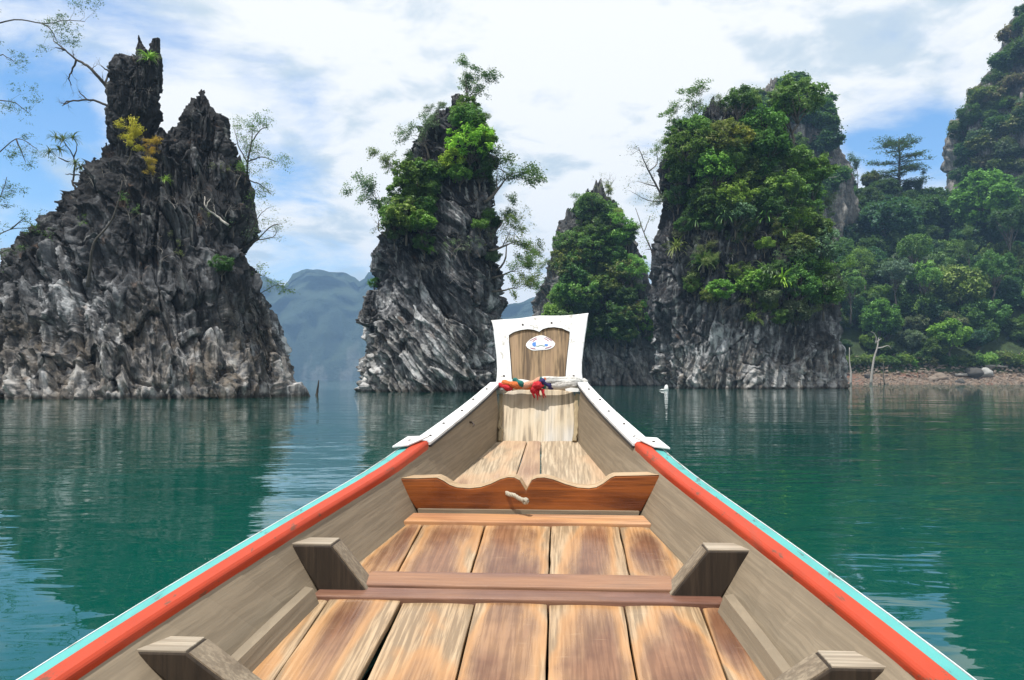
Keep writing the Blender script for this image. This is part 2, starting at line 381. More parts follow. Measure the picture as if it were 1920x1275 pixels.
# ------------------------------------------------------------------ karst rocks
ROCKV = {}
def displace(P, Nn, amp, s, seed, tilt=0.0, stretch=2.2, crack=1.0):
    """facetted, jointed limestone: offsets along Nn; s is the block size in metres, tilt leans the bedding (radians in the picture plane)"""
    ct, st = math.cos(tilt), math.sin(tilt)
    Q = np.stack([P[:, 0] * ct - P[:, 2] * st, P[:, 1], (P[:, 0] * st + P[:, 2] * ct) / stretch], 1)
    wrp = np.stack([vnoise(P / (s * 1.1), seed + 50 + i) for i in range(3)], 1) * .2
    d = fbm(P / (s * 3.2), seed, 3) * .75 * s * .42
    tone = 0
    for k, (sz, wt) in enumerate(((1.0, .95), (.42, 1.0), (.18, 1.0), (.085, .85))):
        off = wrp * (1 if k == 0 else 1.4)
        F1, F2, C, R = worley(Q / (s * sz) + off, seed + 7 * k)
        q = Q / (s * sz) + off - C
        facet = (q * (R[:, :3] * 2 - 1)).sum(1) * .95 + (R[:, 3] - .5) * .8
        cr = np.exp(-((F2 - F1) / (.06, .07, .09, .1)[k]) ** 2) * (.75, .6, .45, .35)[k] * crack * (R[:, 0] > .3)
        d = d + s * sz * wt * .5 * (facet - cr)
        tone = tone + R[:, 3] * (.22, .34, .28, .16)[k]
    flu = 1 - np.abs(vnoise(np.stack([Q[:, 0] / (s * .42), Q[:, 1] / (s * .42), Q[:, 2] / (s * 1.5)], 1) + wrp * .8, seed + 61)); flu2 = 1 - np.abs(vnoise(np.stack([Q[:, 0] / (s * .17), Q[:, 1] / (s * .17), Q[:, 2] / (s * .7)], 1) + wrp, seed + 62))
    d = d * .8 + s * (.42 * (flu ** 3 - .4) + .20 * (flu2 ** 3 - .4))
    rid = 1 - np.abs(fbm(np.stack([Q[:, 0], Q[:, 1], Q[:, 2] * .5], 1) / (s * .20), seed + 31, 3))
    d = d + s * .11 * rid
    return d * amp, tone
def lobe(rows, Yc, bfun, ncol, nrow, seed, s=2.6, amp=1.0, tilt=0.0, stretch=2.2, pw=2.5, front=.72, spikes=0.0, zbot=-1.6, crack=1.0, lean=0.0):
    rows = sorted(rows); py = np.array([r[0] for r in rows], float)
    zz = CZ - (py - HY) / F * Yc; xl = np.array([(r[1] - CX) / F * Yc for r in rows]); xr = np.array([(r[2] - CX) / F * Yc for r in rows])
    zs = np.linspace(zz[0], zbot, nrow)
    XL = np.interp(-zs, -zz, xl); XR = np.interp(-zs, -zz, xr)
    nf = int(ncol * front); th = np.concatenate([np.linspace(math.pi, 2 * math.pi, nf, endpoint=False), np.linspace(0, math.pi, ncol - nf, endpoint=False)])
    c, sn = np.cos(th), np.sin(th); e = 2.0 / pw
    ux = np.sign(c) * np.abs(c) ** e; uy = np.sign(sn) * np.abs(sn) ** e
    a = (XR - XL) / 2; cx = (XL + XR) / 2; b = np.array([bfun(v, z) for v, z in zip(a, zs)])
    amx = a.max()
    X = cx[:, None] + a[:, None] * ux[None]; Yy = Yc + b[:, None] * uy[None] + lean * (zs[:, None] - zs[-1]); Z = np.repeat(zs[:, None], ncol, 1)
    P = np.stack([X, Yy, Z], 2).reshape(-1, 3)
    nx = np.repeat((c)[None], nrow, 0); ny = np.repeat((sn)[None], nrow, 0)
    slope = np.gradient(a, -zs)          # widening downwards -> normal tilts up
    nz = np.repeat(np.clip(slope, 0, 1.5)[:, None] * .6, ncol, 1)
    N = np.stack([nx, ny, nz], 2).reshape(-1, 3); N /= np.linalg.norm(N, axis=1)[:, None]
    butt = fbm(np.stack([P[:, 0] / 5, P[:, 1] / 5, P[:, 2] / 16], 1), seed + 90, 2)
    d, tone = displace(P, N, amp, s, seed, tilt, stretch, crack)
    fade = np.minimum(1, (np.repeat(a[:, None], ncol, 1).ravel() + .15) / (s * 1.1))
    d = d * (.42 + .58 * fade) + butt * s * .35 * fade
    d = d - d.mean() - .45 * d.std()
    V = P + N * d[:, None]
    if spikes:
        F1, F2, C, R = worley(np.stack([P[:, 0] / 1.1, P[:, 1] / 1.1, P[:, 2] * .06], 1), seed + 70)
        top = np.clip(np.repeat(np.clip(slope, 0, 2)[:, None], ncol, 1).ravel() * 1.3, 0.12, 1)
        top = np.maximum(top, np.clip(1 - (zs[0] - P[:, 2]) / (s * 1.2), 0, 1))
        V[:, 2] += spikes * top * (np.clip(.75 - F1, 0, 1) * 1.5 * R[:, 3] - .15)
    V = np.vstack([V, [[cx[0], Yc + lean * (zs[0] - zs[-1]), zs[0] + .25 * s * .3]]]); tone = np.append(tone, .4)
    i = np.arange(nrow - 1)[:, None] * ncol; j = np.arange(ncol)[None]; j2 = (j + 1) % ncol
    quads = np.stack([i + j, i + ncol + j, i + ncol + j2, i + j2], 2).reshape(-1, 4)
    tris = np.stack([np.full(ncol, nrow * ncol), np.arange(ncol), (np.arange(ncol) + 1) % ncol], 1)
    return V, quads, tris, tone
def rock_part(name, parent, key, mat, *a, **k):
    V, q, t, tone = lobe(*a, **k)
    T = np.vstack([q[:, [0, 1, 2]], q[:, [0, 2, 3]], t])
    me = mesh(name, V, T, False, {'tone': ('POINT', tone)})
    o = obj(name, me, M[mat], parent)
    f = V[V[:, 2] > -.2]; px = CX + f[:, 0] / f[:, 1] * F; py = HY - (f[:, 2] - CZ) / f[:, 1] * F
    ROCKV.setdefault(key, []).append(np.stack([px, py, f[:, 0], f[:, 1], f[:, 2]], 1))
    return o
def on_rock(key, px, py, rad=7):
    A = np.vstack(ROCKV[key])
    for r in (rad, rad * 2.5, rad * 6, 1e9):
        d = np.hypot(A[:, 0] - px, A[:, 1] - py); s_ = A[d < r]
        if len(s_): break
    if r == 1e9: s_ = A[[np.argmin(d)]]
    return s_[np.argmin(s_[:, 3]), 2:5].copy()

YA, YB, YC_, YD, YE, YG = 63.0, 92.0, 180.0, 124.0, 300.0, 345.0
def build_rocks():
    ra = thing('rock_islet', 'dark jagged rock islet on the left with a head-shaped tower and a second spire', 'rock', (W(270, 745, YA)[0], YA, 0)); ra.location = (0, 0, 0)
    rock_part('rock_body', ra, 'A', 'rock_a', [(262, 222, 284), (272, 206, 300), (292, 186, 425), (330, 163, 443), (370, 137, 450), (400, 118, 456), (440, 92, 448), (468, 55, 438), (490, 50, 452), (520, 44, 470), (548, 6, 473), (580, -20, 474), (640, -50, 482), (700, -85, 520), (745, -100, 540), (790, -110, 545)],
              YA, lambda a, z: .50 * a + 1.3, 560, 330, 3, s=2.4, amp=.74, tilt=-.28, stretch=3.8, spikes=2.4, lean=.10)
    rock_part('tower', ra, 'A', 'rock_a', [(112, 226, 300), (125, 217, 304), (150, 211, 304), (185, 208, 301), (215, 211, 300), (245, 214, 291), (262, 219, 287), (285, 222, 288), (310, 220, 292)],
              YA + 1.2, lambda a, z: .8 * a + .15, 190, 170, 9, s=1.15, amp=.62, stretch=1.8, spikes=.9, zbot=16.5)
    rock_part('tower_horn', ra, 'A', 'rock_a', [(66, 258, 262), (80, 257, 267), (95, 258, 275), (112, 257, 292), (125, 255, 297)], YA + 1.1, lambda a, z: .6 * a + .1, 90, 90, 12, s=.6, amp=.6, spikes=.5, zbot=25.6)
    rock_part('tower_horn', ra, 'A', 'rock_a', [(72, 287, 298), (90, 283, 301), (112, 275, 303), (128, 268, 303)], YA + 1.3, lambda a, z: .6 * a + .1, 90, 80, 13, s=.6, amp=.6, spikes=.5, zbot=25.5)
    rock_part('second_spire', ra, 'A', 'rock_a', [(180, 378, 382), (192, 360, 387), (205, 357, 398), (225, 347, 414), (240, 340, 419), (262, 322, 419), (285, 300, 428), (320, 296, 441), (380, 300, 452), (430, 300, 452)],
              YA + .6, lambda a, z: .55 * a + .3, 260, 240, 17, s=1.4, amp=.85, tilt=-.1, stretch=2.8, spikes=1.3, zbot=12.0)
    rock_part('pinnacle', ra, 'A', 'rock_a', [(248, 297, 303), (262, 292, 318), (285, 290, 335), (320, 288, 345)], YA + .2, lambda a, z: .6 * a + .2, 120, 80, 21, s=.8, amp=.6, spikes=1.2, zbot=16)
    rock_part('pinnacle', ra, 'A', 'rock_a', [(240, 325, 330), (256, 318, 340), (290, 315, 350)], YA + .4, lambda a, z: .6 * a + .2, 90, 70, 22, s=.7, amp=.6, spikes=1., zbot=17)
    for i, (x, y, w_, dy) in enumerate(((362, 188, 7, .2), (386, 194, 6, .5), (412, 222, 7, .3), (345, 232, 6, 0), (428, 268, 8, .4), (308, 246, 5, .3), (338, 243, 5, -.1), (200, 268, 7, -.3), (178, 296, 7, 0), (150, 350, 7, .2), (122, 398, 7, 0), (95, 432, 8, .2), (60, 462, 9, -.2), (448, 330, 7, .5))):
        rock_part('pinnacle', ra, 'A', 'rock_a', [(y, x - 1, x + 1), (y + 9, x - w_ * .7, x + w_ * .6), (y + 22, x - w_, x + w_), (y + 50, x - w_ * 1.4, x + w_ * 1.4)], YA + dy + (1.2 if x > 290 else 2.0), lambda a, z: .7 * a + .1, 44, 46, 300 + i, s=.6, amp=.75, spikes=.6, zbot=W(x, y + 50, YA)[2])
    rock_part('flank', ra, 'A', 'rock_a', [(550, 474, 480), (566, 465, 500), (588, 460, 514), (612, 455, 520), (640, 450, 526), (670, 445, 538), (700, 440, 543), (745, 440, 547), (780, 440, 549)],
              YA + 1.5, lambda a, z: .9 * a + 1.2, 260, 170, 25, s=1.5, amp=.75, tilt=-.3, stretch=2.0, spikes=1.3)
    rock_part('shoulder', ra, 'A', 'rock_a', [(545, -150, -60), (575, -200, 5), (620, -260, 30), (680, -300, 60), (745, -330, 90), (780, -340, 90)],
              YA - 3, lambda a, z: .6 * a + 1.2, 300, 140, 29, s=2.0, amp=.75, tilt=-.4, spikes=1.5)
    rb = thing('rock_islet', 'tall tapering rock pillar in the middle with trees clinging to its upper half', 'rock')
    rock_part('rock_body', rb, 'B', 'rock_b', [(178, 856, 866), (200, 840, 872), (222, 815, 879), (250, 800, 893), (290, 780, 905), (340, 765, 910), (400, 733, 916), (450, 705, 922), (480, 699, 928), (520, 703, 933), (550, 700, 936), (612, 693, 941), (650, 688, 944), (690, 683, 942), (715, 679, 938), (736, 682, 938), (760, 683, 938)],
              YB, lambda a, z: .75 * a + 1.0, 480, 380, 41, s=3.0, amp=.66, tilt=-.7, stretch=3.4, spikes=1.6, lean=.03)
    rock_part('overhang', rb, 'B', 'rock_b', [(545, 690, 715), (560, 681, 718), (590, 676, 718), (606, 675, 715), (614, 690, 712)], YB - 2.2, lambda a, z: 1.0 * a + .3, 110, 90, 45, s=1.2, amp=.6, zbot=7.6)
    rc = thing('rock_islet', 'smaller dark rock islet behind the prow, covered in green bushes', 'rock')
    rock_part('rock_body', rc, 'C', 'rock_c', [(352, 1116, 1124), (366, 1104, 1134), (385, 1090, 1150), (420, 1062, 1178), (470, 1050, 1200), (520, 1034, 1216), (560, 1015, 1226), (600, 1008, 1232), (660, 1010, 1238), (722, 1012, 1244), (740, 1012, 1244)],
              YC_, lambda a, z: .7 * a + 2, 300, 220, 61, s=4.6, amp=.6, tilt=-.3, stretch=2.2, spikes=4.5)
    rd = thing('rock_islet', 'broad tall rock islet on the right, overgrown with shrubs above its bare grey foot', 'rock')
    rock_part('rock_body', rd, 'D', 'rock_d', [(205, 1322, 1352), (222, 1305, 1400), (240, 1275, 1450), (270, 1262, 1478), (300, 1254, 1490), (350, 1252, 1500), (400, 1250, 1512), (450, 1243, 1526), (500, 1236, 1536), (560, 1233, 1543), (600, 1238, 1546), (650, 1241, 1551), (700, 1245, 1557), (730, 1254, 1561), (750, 1256, 1563)],
              YD, lambda a, z: .68 * a + 2, 520, 380, 71, s=3.8, amp=.60, tilt=.25, stretch=2.0, spikes=2.0, lean=.06)
    rock_part('pinnacle', rd, 'D', 'rock_d', [(190, 1333, 1337), (205, 1325, 1347), (222, 1315, 1362), (250, 1305, 1380)], YD + 3, lambda a, z: .6 * a + .3, 110, 80, 75, s=1.4, amp=.7, spikes=1.8, zbot=40)
    re_ = thing('rock_tower', 'distant overgrown cliff tower rising behind the right islet', 'cliff')
    rock_part('cliff_face', re_, 'E', 'rock_far', [(152, 1443, 1456), (170, 1425, 1472), (190, 1412, 1484), (215, 1400, 1532), (240, 1396, 1545), (280, 1392, 1556), (320, 1388, 1568), (360, 1380, 1580), (420, 1370, 1590), (720, 1360, 1610)],
              YE, lambda a, z: .8 * a + 4, 260, 220, 81, s=7, amp=.5, tilt=0, stretch=3.0, spikes=3)
    rg = thing('cliff', 'high overgrown limestone cliff at the right edge of the picture', 'cliff')
    rock_part('cliff_face', rg, 'G', 'rock_far', [(-60, 1990, 2300), (0, 1930, 2340), (50, 1912, 2360), (100, 1888, 2380), (150, 1856, 2400), (200, 1826, 2420), (260, 1797, 2440), (300, 1800, 2450), (350, 1803, 2450), (390, 1792, 2460), (450, 1780, 2470), (720, 1760, 2480)],
              YG, lambda a, z: .45 * a + 6, 320, 260, 91, s=9, amp=.5, tilt=.15, stretch=2.4, spikes=4)
build_rocks()

# ------------------------------------------------------------------ wooded hillside, shore, far mountains
RIDGE = np.array([(0, -24)]) * 1.0 + np.array([(1380, 420), (1480, 405), (1540, 385), (1575, 372), (1620, 378), (1690, 385), (1740, 405), (1785, 418), (1840, 400), (1920, 365), (2100, 300), (2500, 250)], float)
YS, YR = 236.0, 325.0                    # waterline and ridge distances
def hill_z(X, Y):
    px = CX + X / Y * F
    zr = CZ - (np.interp(px, RIDGE[:, 0], RIDGE[:, 1]) - HY) / F * YR
    t = np.clip((Y - YS) / (YR - YS), -.2, 1.6)
    bank = np.clip(t / .09, -2, 1) * 3.6
    up = np.clip((t - .05) / .95, 0, 1)
    z = bank + (zr - 3.6) * np.where(up < 1, up ** .92, 1) - np.clip(t - 1, 0, 1) * zr * .9
    P = np.stack([X / 14, Y / 14, X * 0], 1)
    return z + fbm(P, 5, 3) * 2.6 * np.clip(t * 3 - .25, 0, 1) + fbm(P * 4, 8, 3) * .35 * np.clip(t * 20, 0, 1)
def ground_materials():
    m, nt, b, out = material('forest_floor'); g = G(nt); p = g.pos(); n = g.noise(p, .5, 6, .6); z = g.sep(p)[2]
    soil = g.ramp(g.noise(p, 1.6, 8, .7), [(.32, (.07, .045, .03)), (.5, (.18, .125, .09)), (.68, (.31, .245, .19))])
    red = g.rng(g.noise(p, .11, 4, .5), .50, .62); soil = g.mix(g.math('MULTIPLY', red, .5), soil, (.24, .10, .07))
    gr = g.ramp(n, [(.3, (.015, .028, .008)), (.7, (.04, .07, .018))])
    g.L.new(g.mix(g.rng(g.math('ADD', z, g.math('MULTIPLY', n, 2.0)), 4.1, 5.2), soil, gr), b.inputs['Base Color']); b.inputs['Roughness'].default_value = .95
    g.L.new(g.bump(g.noise(p, 1.4, 8, .7), 1.0, .6), b.inputs['Normal']); M['ground'] = m
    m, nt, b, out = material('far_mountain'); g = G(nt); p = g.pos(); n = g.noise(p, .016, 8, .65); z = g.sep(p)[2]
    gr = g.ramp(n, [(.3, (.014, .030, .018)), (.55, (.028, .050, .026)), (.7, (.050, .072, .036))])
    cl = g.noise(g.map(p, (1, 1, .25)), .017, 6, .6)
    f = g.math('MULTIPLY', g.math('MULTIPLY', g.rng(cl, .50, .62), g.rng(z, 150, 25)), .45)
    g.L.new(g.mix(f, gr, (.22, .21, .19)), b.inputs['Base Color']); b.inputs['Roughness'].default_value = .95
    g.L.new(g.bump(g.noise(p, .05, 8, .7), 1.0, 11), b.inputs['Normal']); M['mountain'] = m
ground_materials()
def grid(nx, ny):
    i = np.arange(ny - 1)[:, None] * nx + np.arange(nx - 1)[None]
    return np.stack([i, i + 1, i + nx + 1, i + nx], 2).reshape(-1, 4)
def build_land():
    nx, ny = 240, 150
    u, v = np.meshgrid(np.linspace(1380, 2500, nx), np.linspace(YS - 8, YR + 50, ny)); Y = v.ravel(); X = (u.ravel() - CX) / F * (YS + 40) + (u.ravel() - CX) / F * (Y - YS - 40) * .6
    V = np.stack([X, Y, hill_z(X, Y)], 1); 
    o = obj('hillside', mesh('hillside', V, grid(nx, ny), True), M['ground']); tag(o, 'forested hillside above the bare shore', None, None, 'structure')
    # far mountains
    nx, ny = 420, 70
    for nm, Yc, prof, seed in (('far_mountains', 2300.0, [(-900, 600), (-500, 540), (-200, 575), (-60, 530), (10, 522), (40, 548), (120, 560), (250, 580), (400, 560), (470, 545), (500, 525), (512, 523), (530, 540), (540, 528), (552, 512), (580, 504), (640, 507), (668, 520), (678, 528), (690, 512), (720, 500), (800, 540), (900, 575), (948, 580), (975, 572), (1000, 558), (1040, 575), (1150, 560), (1300, 590), (1500, 560), (1800, 580), (2300, 540), (2900, 600)], 5),):
        prof = np.array(prof, float)
        u, v = np.meshgrid(np.linspace(-880, 2800, nx), np.linspace(0, 1, ny)); u = u.ravel(); v = v.ravel()
        H = CZ - (np.interp(u, prof[:, 0], prof[:, 1]) - HY) / F * Yc
        X = (u - CX) / F * Yc
        P = np.stack([X / 110, v * 3, X * 0], 1)
        prof_v = np.where(v < .8, np.sin(np.clip(v / .8, 0, 1) * math.pi / 2) ** .75, np.cos((v - .8) / .2 * math.pi / 2))
        Z = H * prof_v * (1 + .10 * fbm(P, seed, 4) * np.clip(1 - np.abs(v - .8) * 1.5, 0, 1) * (v < .78)) - 2
        Yy = Yc - 200 + v * 260 + fbm(P * 2.1 + 9, seed + 3, 4) * 28 
        Z = Z + fbm(np.stack([X / 24, Yy / 24, Z / 50], 1), 4, 3) * 3.0 * (v > .02)
        Yy = Yy + fbm(np.stack([X / 45, v * 9, X * 0], 1), 14, 3) * 16
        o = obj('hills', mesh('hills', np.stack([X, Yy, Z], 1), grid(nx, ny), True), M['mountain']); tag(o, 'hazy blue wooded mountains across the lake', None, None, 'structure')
build_land()

# ------------------------------------------------------------------ trees: prototypes
rng = np.random.default_rng(11)
def unit(v): return v / (np.linalg.norm(v) + 1e-9)
def leaves_mesh(name, C, size, tone, r, up=.6, narrow=.5, droop=None):
    """leaf-sized diamond faces at the centres C (n,3)"""
    n = len(C); size = np.broadcast_to(size, (n,))
    nrm = r.normal(size=(n, 3)); nrm /= np.linalg.norm(nrm, axis=1)[:, None]; nrm[:, 2] = np.abs(nrm[:, 2]) + up
    if droop is not None: nrm = nrm * .8 + droop * .45 + (0, 0, .35)
    nrm /= np.linalg.norm(nrm, axis=1)[:, None]
    a = np.cross(nrm, r.normal(size=(n, 3))); a /= np.linalg.norm(a, axis=1)[:, None] + 1e-9
    b = np.cross(nrm, a); s = (size * r.uniform(.6, 1.35, n))[:, None]
    sag = nrm * s * .18
    V = np.stack([C - a * s * .5 - sag, C + b * s * narrow * .5 + sag * .3, C + a * s * .5 - sag, C - b * s * narrow * .5 + sag * .3], 1).reshape(-1, 3)
    Fc = np.arange(4 * n).reshape(-1, 4)
    return mesh(name, V, Fc, False, {'tone': ('FACE', tone)})
def lumps_crown(name, seed, rx, rz, base, nl, per, leaf, lump=.36, shell=.5, narrow=.55, top=1.0):
    """crown of nl leaf clumps on a dome: centre height base, radii rx, rz; returns the crown mesh and the clump centres"""
    r = np.random.default_rng(seed); Cs = []; T = []; ctr = []; Q = []
    for i in range(nl):
        d = unit(r.normal(size=3)); d[2] = d[2] * .75 + .25 * top
        rad = r.uniform(.45, 1.0) ** .6
        c = np.array((d[0] * rx, d[1] * rx, d[2] * rz)) * rad * (1 - lump * .5) + (0, 0, base); ctr.append(c)
        lr = rx * lump * r.uniform(.6, 1.25)
        n = int(per * r.uniform(.5, 1.4)); q = r.normal(size=(n, 3)); q /= np.linalg.norm(q, axis=1)[:, None]
        lob = 1 + .35 * np.sin(q[:, 0] * 3.1 + i) * np.cos(q[:, 1] * 3.7 + 2 * i) + .2 * np.sin(q[:, 2] * 6 + i)
        rr = lr * (shell + (1 - shell) * r.uniform(0, 1, n) ** .5) * lob * np.where(r.uniform(size=n) < .12, r.uniform(1.1, 1.6, n), 1)
        P = c + q * rr[:, None] * (1, 1, r.uniform(.65, 1.0)); Cs.append(P); Q.append(q)
        T.append(np.clip(.5 + r.uniform(-.34, .34) + .14 * r.normal(size=n), 0, 1))
    C = np.vstack(Cs); return leaves_mesh(name, C, leaf, np.concatenate(T), r, .25, narrow, np.vstack(Q)), ctr
def branchy(mb, tips, r, p, d, length, rad, lev, maxlev, wander=.25, kids=(3, 5), grav=.05, ratio=.62, spread=.8, k0=6):
    n = max(3, 6 - lev); pts = [p]; dd = d; seg = length / n
    for i in range(n):
        dd = unit(dd + r.normal(size=3) * wander + (0, 0, grav)); pts.append(pts[-1] + dd * seg)
    rads = [rad * (1 - .72 * i / n) for i in range(n + 1)]
    mb.tube(pts, rads, max(3, k0 - lev), cap=lev == 0)
    if lev >= maxlev: tips.append((pts[-1], dd)); tips.append((pts[-2], dd)); return
    for c in range(r.integers(*kids) + 0):
        i = int(r.integers(max(1, n // 3), n + 1)); t = unit(pts[i] - pts[i - 1]); s = unit(np.cross(t, r.normal(size=3)))
        branchy(mb, tips, r, pts[i], unit(t + s * spread * r.uniform(.6, 1.3)), length * ratio * r.uniform(.7, 1.15), rads[i] * .68, lev + 1, maxlev, wander, kids, grav, ratio, spread, k0)
    branchy(mb, tips, r, pts[-1], dd, length * ratio, rads[-1] * .9, lev + 1, maxlev, wander, kids, grav, ratio, spread, k0)
def leaf_tips(name, tips, r, per, rad, leaf, narrow=.45, keep=1.0):
    Cs = []; T = []
    for p, d in tips:
        if r.uniform() > keep: continue
        n = max(1, int(per * r.uniform(.5, 1.4))); Cs.append(p + r.normal(size=(n, 3)) * rad * (1, 1, .6)); T.append(np.clip(np.full(n, r.uniform(.25, .75)) + r.normal(size=n) * .1, 0, 1))
    return leaves_mesh(name, np.vstack(Cs), leaf, np.concatenate(T), r, .7, narrow)
PROTO = {}
def proto_lumps(key, seed, h, rx, rz, nl, per, leaf, trunk_r, lump=.36, mat='bark', fork=3, top=1.0):
    """trunk with limbs reaching the clumps; the crown's middle is at height h"""
    cm, ctr = lumps_crown('crown_' + key, seed, rx, rz, h, nl, per, leaf, lump, top=top); r = np.random.default_rng(seed + 5); mb = MB()
    th = max(.4, h - rz * .75); pts = [np.array((0, 0, -.6))]
    for i in range(1, 6): pts.append(np.array((r.normal() * .05 * th * i / 5, r.normal() * .05 * th * i / 5, th * i / 5)))
    mb.tube(pts, [trunk_r * (1.25 - .14 * i) for i in range(6)], 7)
    for c in ctr[:min(len(ctr), 16)]:
        st = pts[int(r.integers(3, 6))]; md = (st + c) / 2 + r.normal(size=3) * .08 * rx + (0, 0, .1 * rz)
        mb.tube([st, md, c], [trunk_r * .5, trunk_r * .32, trunk_r * .12], 4)
    cm.materials.append(M['leaf']); tm = mb.mesh('trunk_' + key, True); tm.materials.append(M[mat]); PROTO.setdefault(key.rstrip('0123456789'), []).append((tm, cm))
def proto_branchy(key, seed, length, rad, maxlev, per, lrad, leaf, keep=1.0, wander=.25, kids=(2, 4), grav=.05, spread=.8, mat='bark', d0=(0.1, 0, 1), narrow=.45, ratio=.62):
    r = np.random.default_rng(seed); mb = MB(); tips = []
    branchy(mb, tips, r, np.array((0, 0, -.4)), unit(np.array(d0, float)), length, rad, 0, maxlev, wander, kids, grav, ratio, spread)
    tm = mb.mesh('trunk_' + key, True); tm.materials.append(M[mat]); cm = None
    if per: cm = leaf_tips('crown_' + key, tips, r, per, lrad, leaf, narrow, keep); cm.materials.append(M['leaf'])
    PROTO.setdefault(key.rstrip('0123456789'), []).append((tm, cm))
def strap_leaves(r, centre, n, length, width, up=.35):
    """rosette of long drooping strap leaves"""
    V = []; Fc = []
    for i in range(n):
        az = r.uniform(0, 2 * math.pi); el = r.uniform(-.1, 1.3); d = np.array((math.cos(az) * math.cos(el), math.sin(az) * math.cos(el), math.sin(el))); side = unit(np.cross(d, (0, 0, 1.01)))
        L = length * r.uniform(.7, 1.15); p = centre.copy(); b = len(V); dd = d.copy(); K = 5
        for k in range(K):
            w = width * (1 - (k / (K - .6)) ** 2) * .5 + .004
            V += [p - side * w, p + side * w]; dd = unit(dd - np.array((0, 0, .34 * (k + .6) / 2))); p = p + dd * L / (K - 1)
        Fc += [(b + 2 * k, b + 2 * k + 1, b + 2 * k + 3, b + 2 * k + 2) for k in range(K - 1)]
    return V, Fc
def proto_straps(key, seed, rosettes, trunk):
    r = np.random.default_rng(seed); V = []; Fc = []
    for c, n, L, w in rosettes:
        v, f = strap_leaves(r, np.array(c, float), n, L, w); b = len(V); V += v; Fc += [tuple(i + b for i in q) for q in f]
    Fc = np.array(Fc); cm = mesh('crown_' + key, np.array(V), Fc, True, {'tone': ('FACE', np.repeat(r.uniform(.25, .8, len(Fc) // 4), 4))}); cm.materials.append(M['leaf'])
    mb = MB()
    for pts, rad in trunk: mb.tube(pts, rad, 6)
    tm = mb.mesh('trunk_' + key, True); tm.materials.append(M['bark']); PROTO.setdefault(key.rstrip('0123456789'), []).append((tm, cm))
def make_protos():
    for i in range(5): proto_lumps('shrub%d' % i, 100 + i, 2.0, 2.1, 1.9, 44 + 5 * i, 105, .25, .09, .22)
    for i in range(5): proto_lumps('airy%d' % i, 180 + i, 2.0, 2.3, 2.0, 58 + 5 * i, 48, .25, .10, .15)
    for i in range(4): proto_lumps('tree%d' % i, 120 + i, 4.9, 2.8, 2.1, 44 + 4 * i, 105, .29, .15, .19)
    for i in range(6): proto_lumps('forest%d' % i, 140 + i, 4.8, 4.6, 4.2 + .6 * (i % 3), 84 + 6 * i, 120, .54, .26, .20)
    for i in range(3): proto_lumps('scrub%d' % i, 160 + i, 1.5, 2.6, 1.7, 30, 170, .44, .1, .30)
    for i in range(5): proto_branchy('sparse%d' % i, 200 + i, 3.0, .15, 3, 30, .25, .22, .97, .22, (2, 4), .06, .85, 'bark')
    for i in range(3): proto_branchy('wispy%d' % i, 220 + i, 3.2, .11, 3, 9, .18, .18, .7, .24, (2, 4), .05, .8, 'bark')
    for i in range(4): proto_branchy('bare%d' % i, 240 + i, 1.7, .042, 3, 0, 0, 0, 0, .34, (3, 5), .0, 1.1, 'bark_grey', ratio=.75)
    for i in range(2): proto_straps('tuft%d' % i, 260 + i, [((0, 0, .2), 46, 1.35, .10), ((.1, .1, .35), 22, .9, .08)], [([(0, 0, -.4), (0, 0, .25)], [.1, .07])])
make_protos()
LABELLED = []
def place(kind, pos, scale, color, label, cat, group, r, tilt=(0, 0), squash=1.0, idx=None, name=None, trunk_mat=None):
    tm, cm = PROTO[kind][(int(r.integers(0, len(PROTO[kind]))) if idx is None else idx) % len(PROTO[kind])]
    nm = name or {'shrub': 'shrub', 'airy': 'shrub', 'scrub': 'shrub', 'tuft': 'screw_pine', 'bare': 'bare_shrub'}.get(kind, 'tree')
    e = thing(nm, label, cat, tuple(pos), group)
    e.rotation_euler = (tilt[0], tilt[1], r.uniform(0, 6.28)) if tilt == (0, 0) else (tilt[0], tilt[1], 0)
    s = scale * r.uniform(.92, 1.08); e.scale = (s, s, s * squash)
    obj('stem' if nm != 'tree' else 'trunk', tm, None, e)
    if cm is not None:
        c = obj('crown', cm, None, e); v = r.uniform(.82, 1.18, 3) * (1, 1, 1); c.color = (color[0] * v[0], color[1] * v[1], color[2] * v[2], 1)
    LABELLED.append((e, pos)); return e
GREEN = {'dark': (.048, .100, .034), 'mid': (.090, .180, .046), 'fresh': (.150, .275, .058), 'lime': (.255, .370, .050), 'olive': (.125, .168, .054), 'grey': (.125, .172, .105), 'yellow': (.40, .34, .05), 'brown': (.18, .15, .09), 'blue': (.036, .098, .050)}
WORD = {'dark': 'dark green', 'mid': 'mid green', 'fresh': 'fresh green', 'lime': 'bright lime green', 'olive': 'olive green', 'grey': 'grey-green', 'yellow': 'yellowing', 'brown': 'brownish', 'blue': 'deep green'}

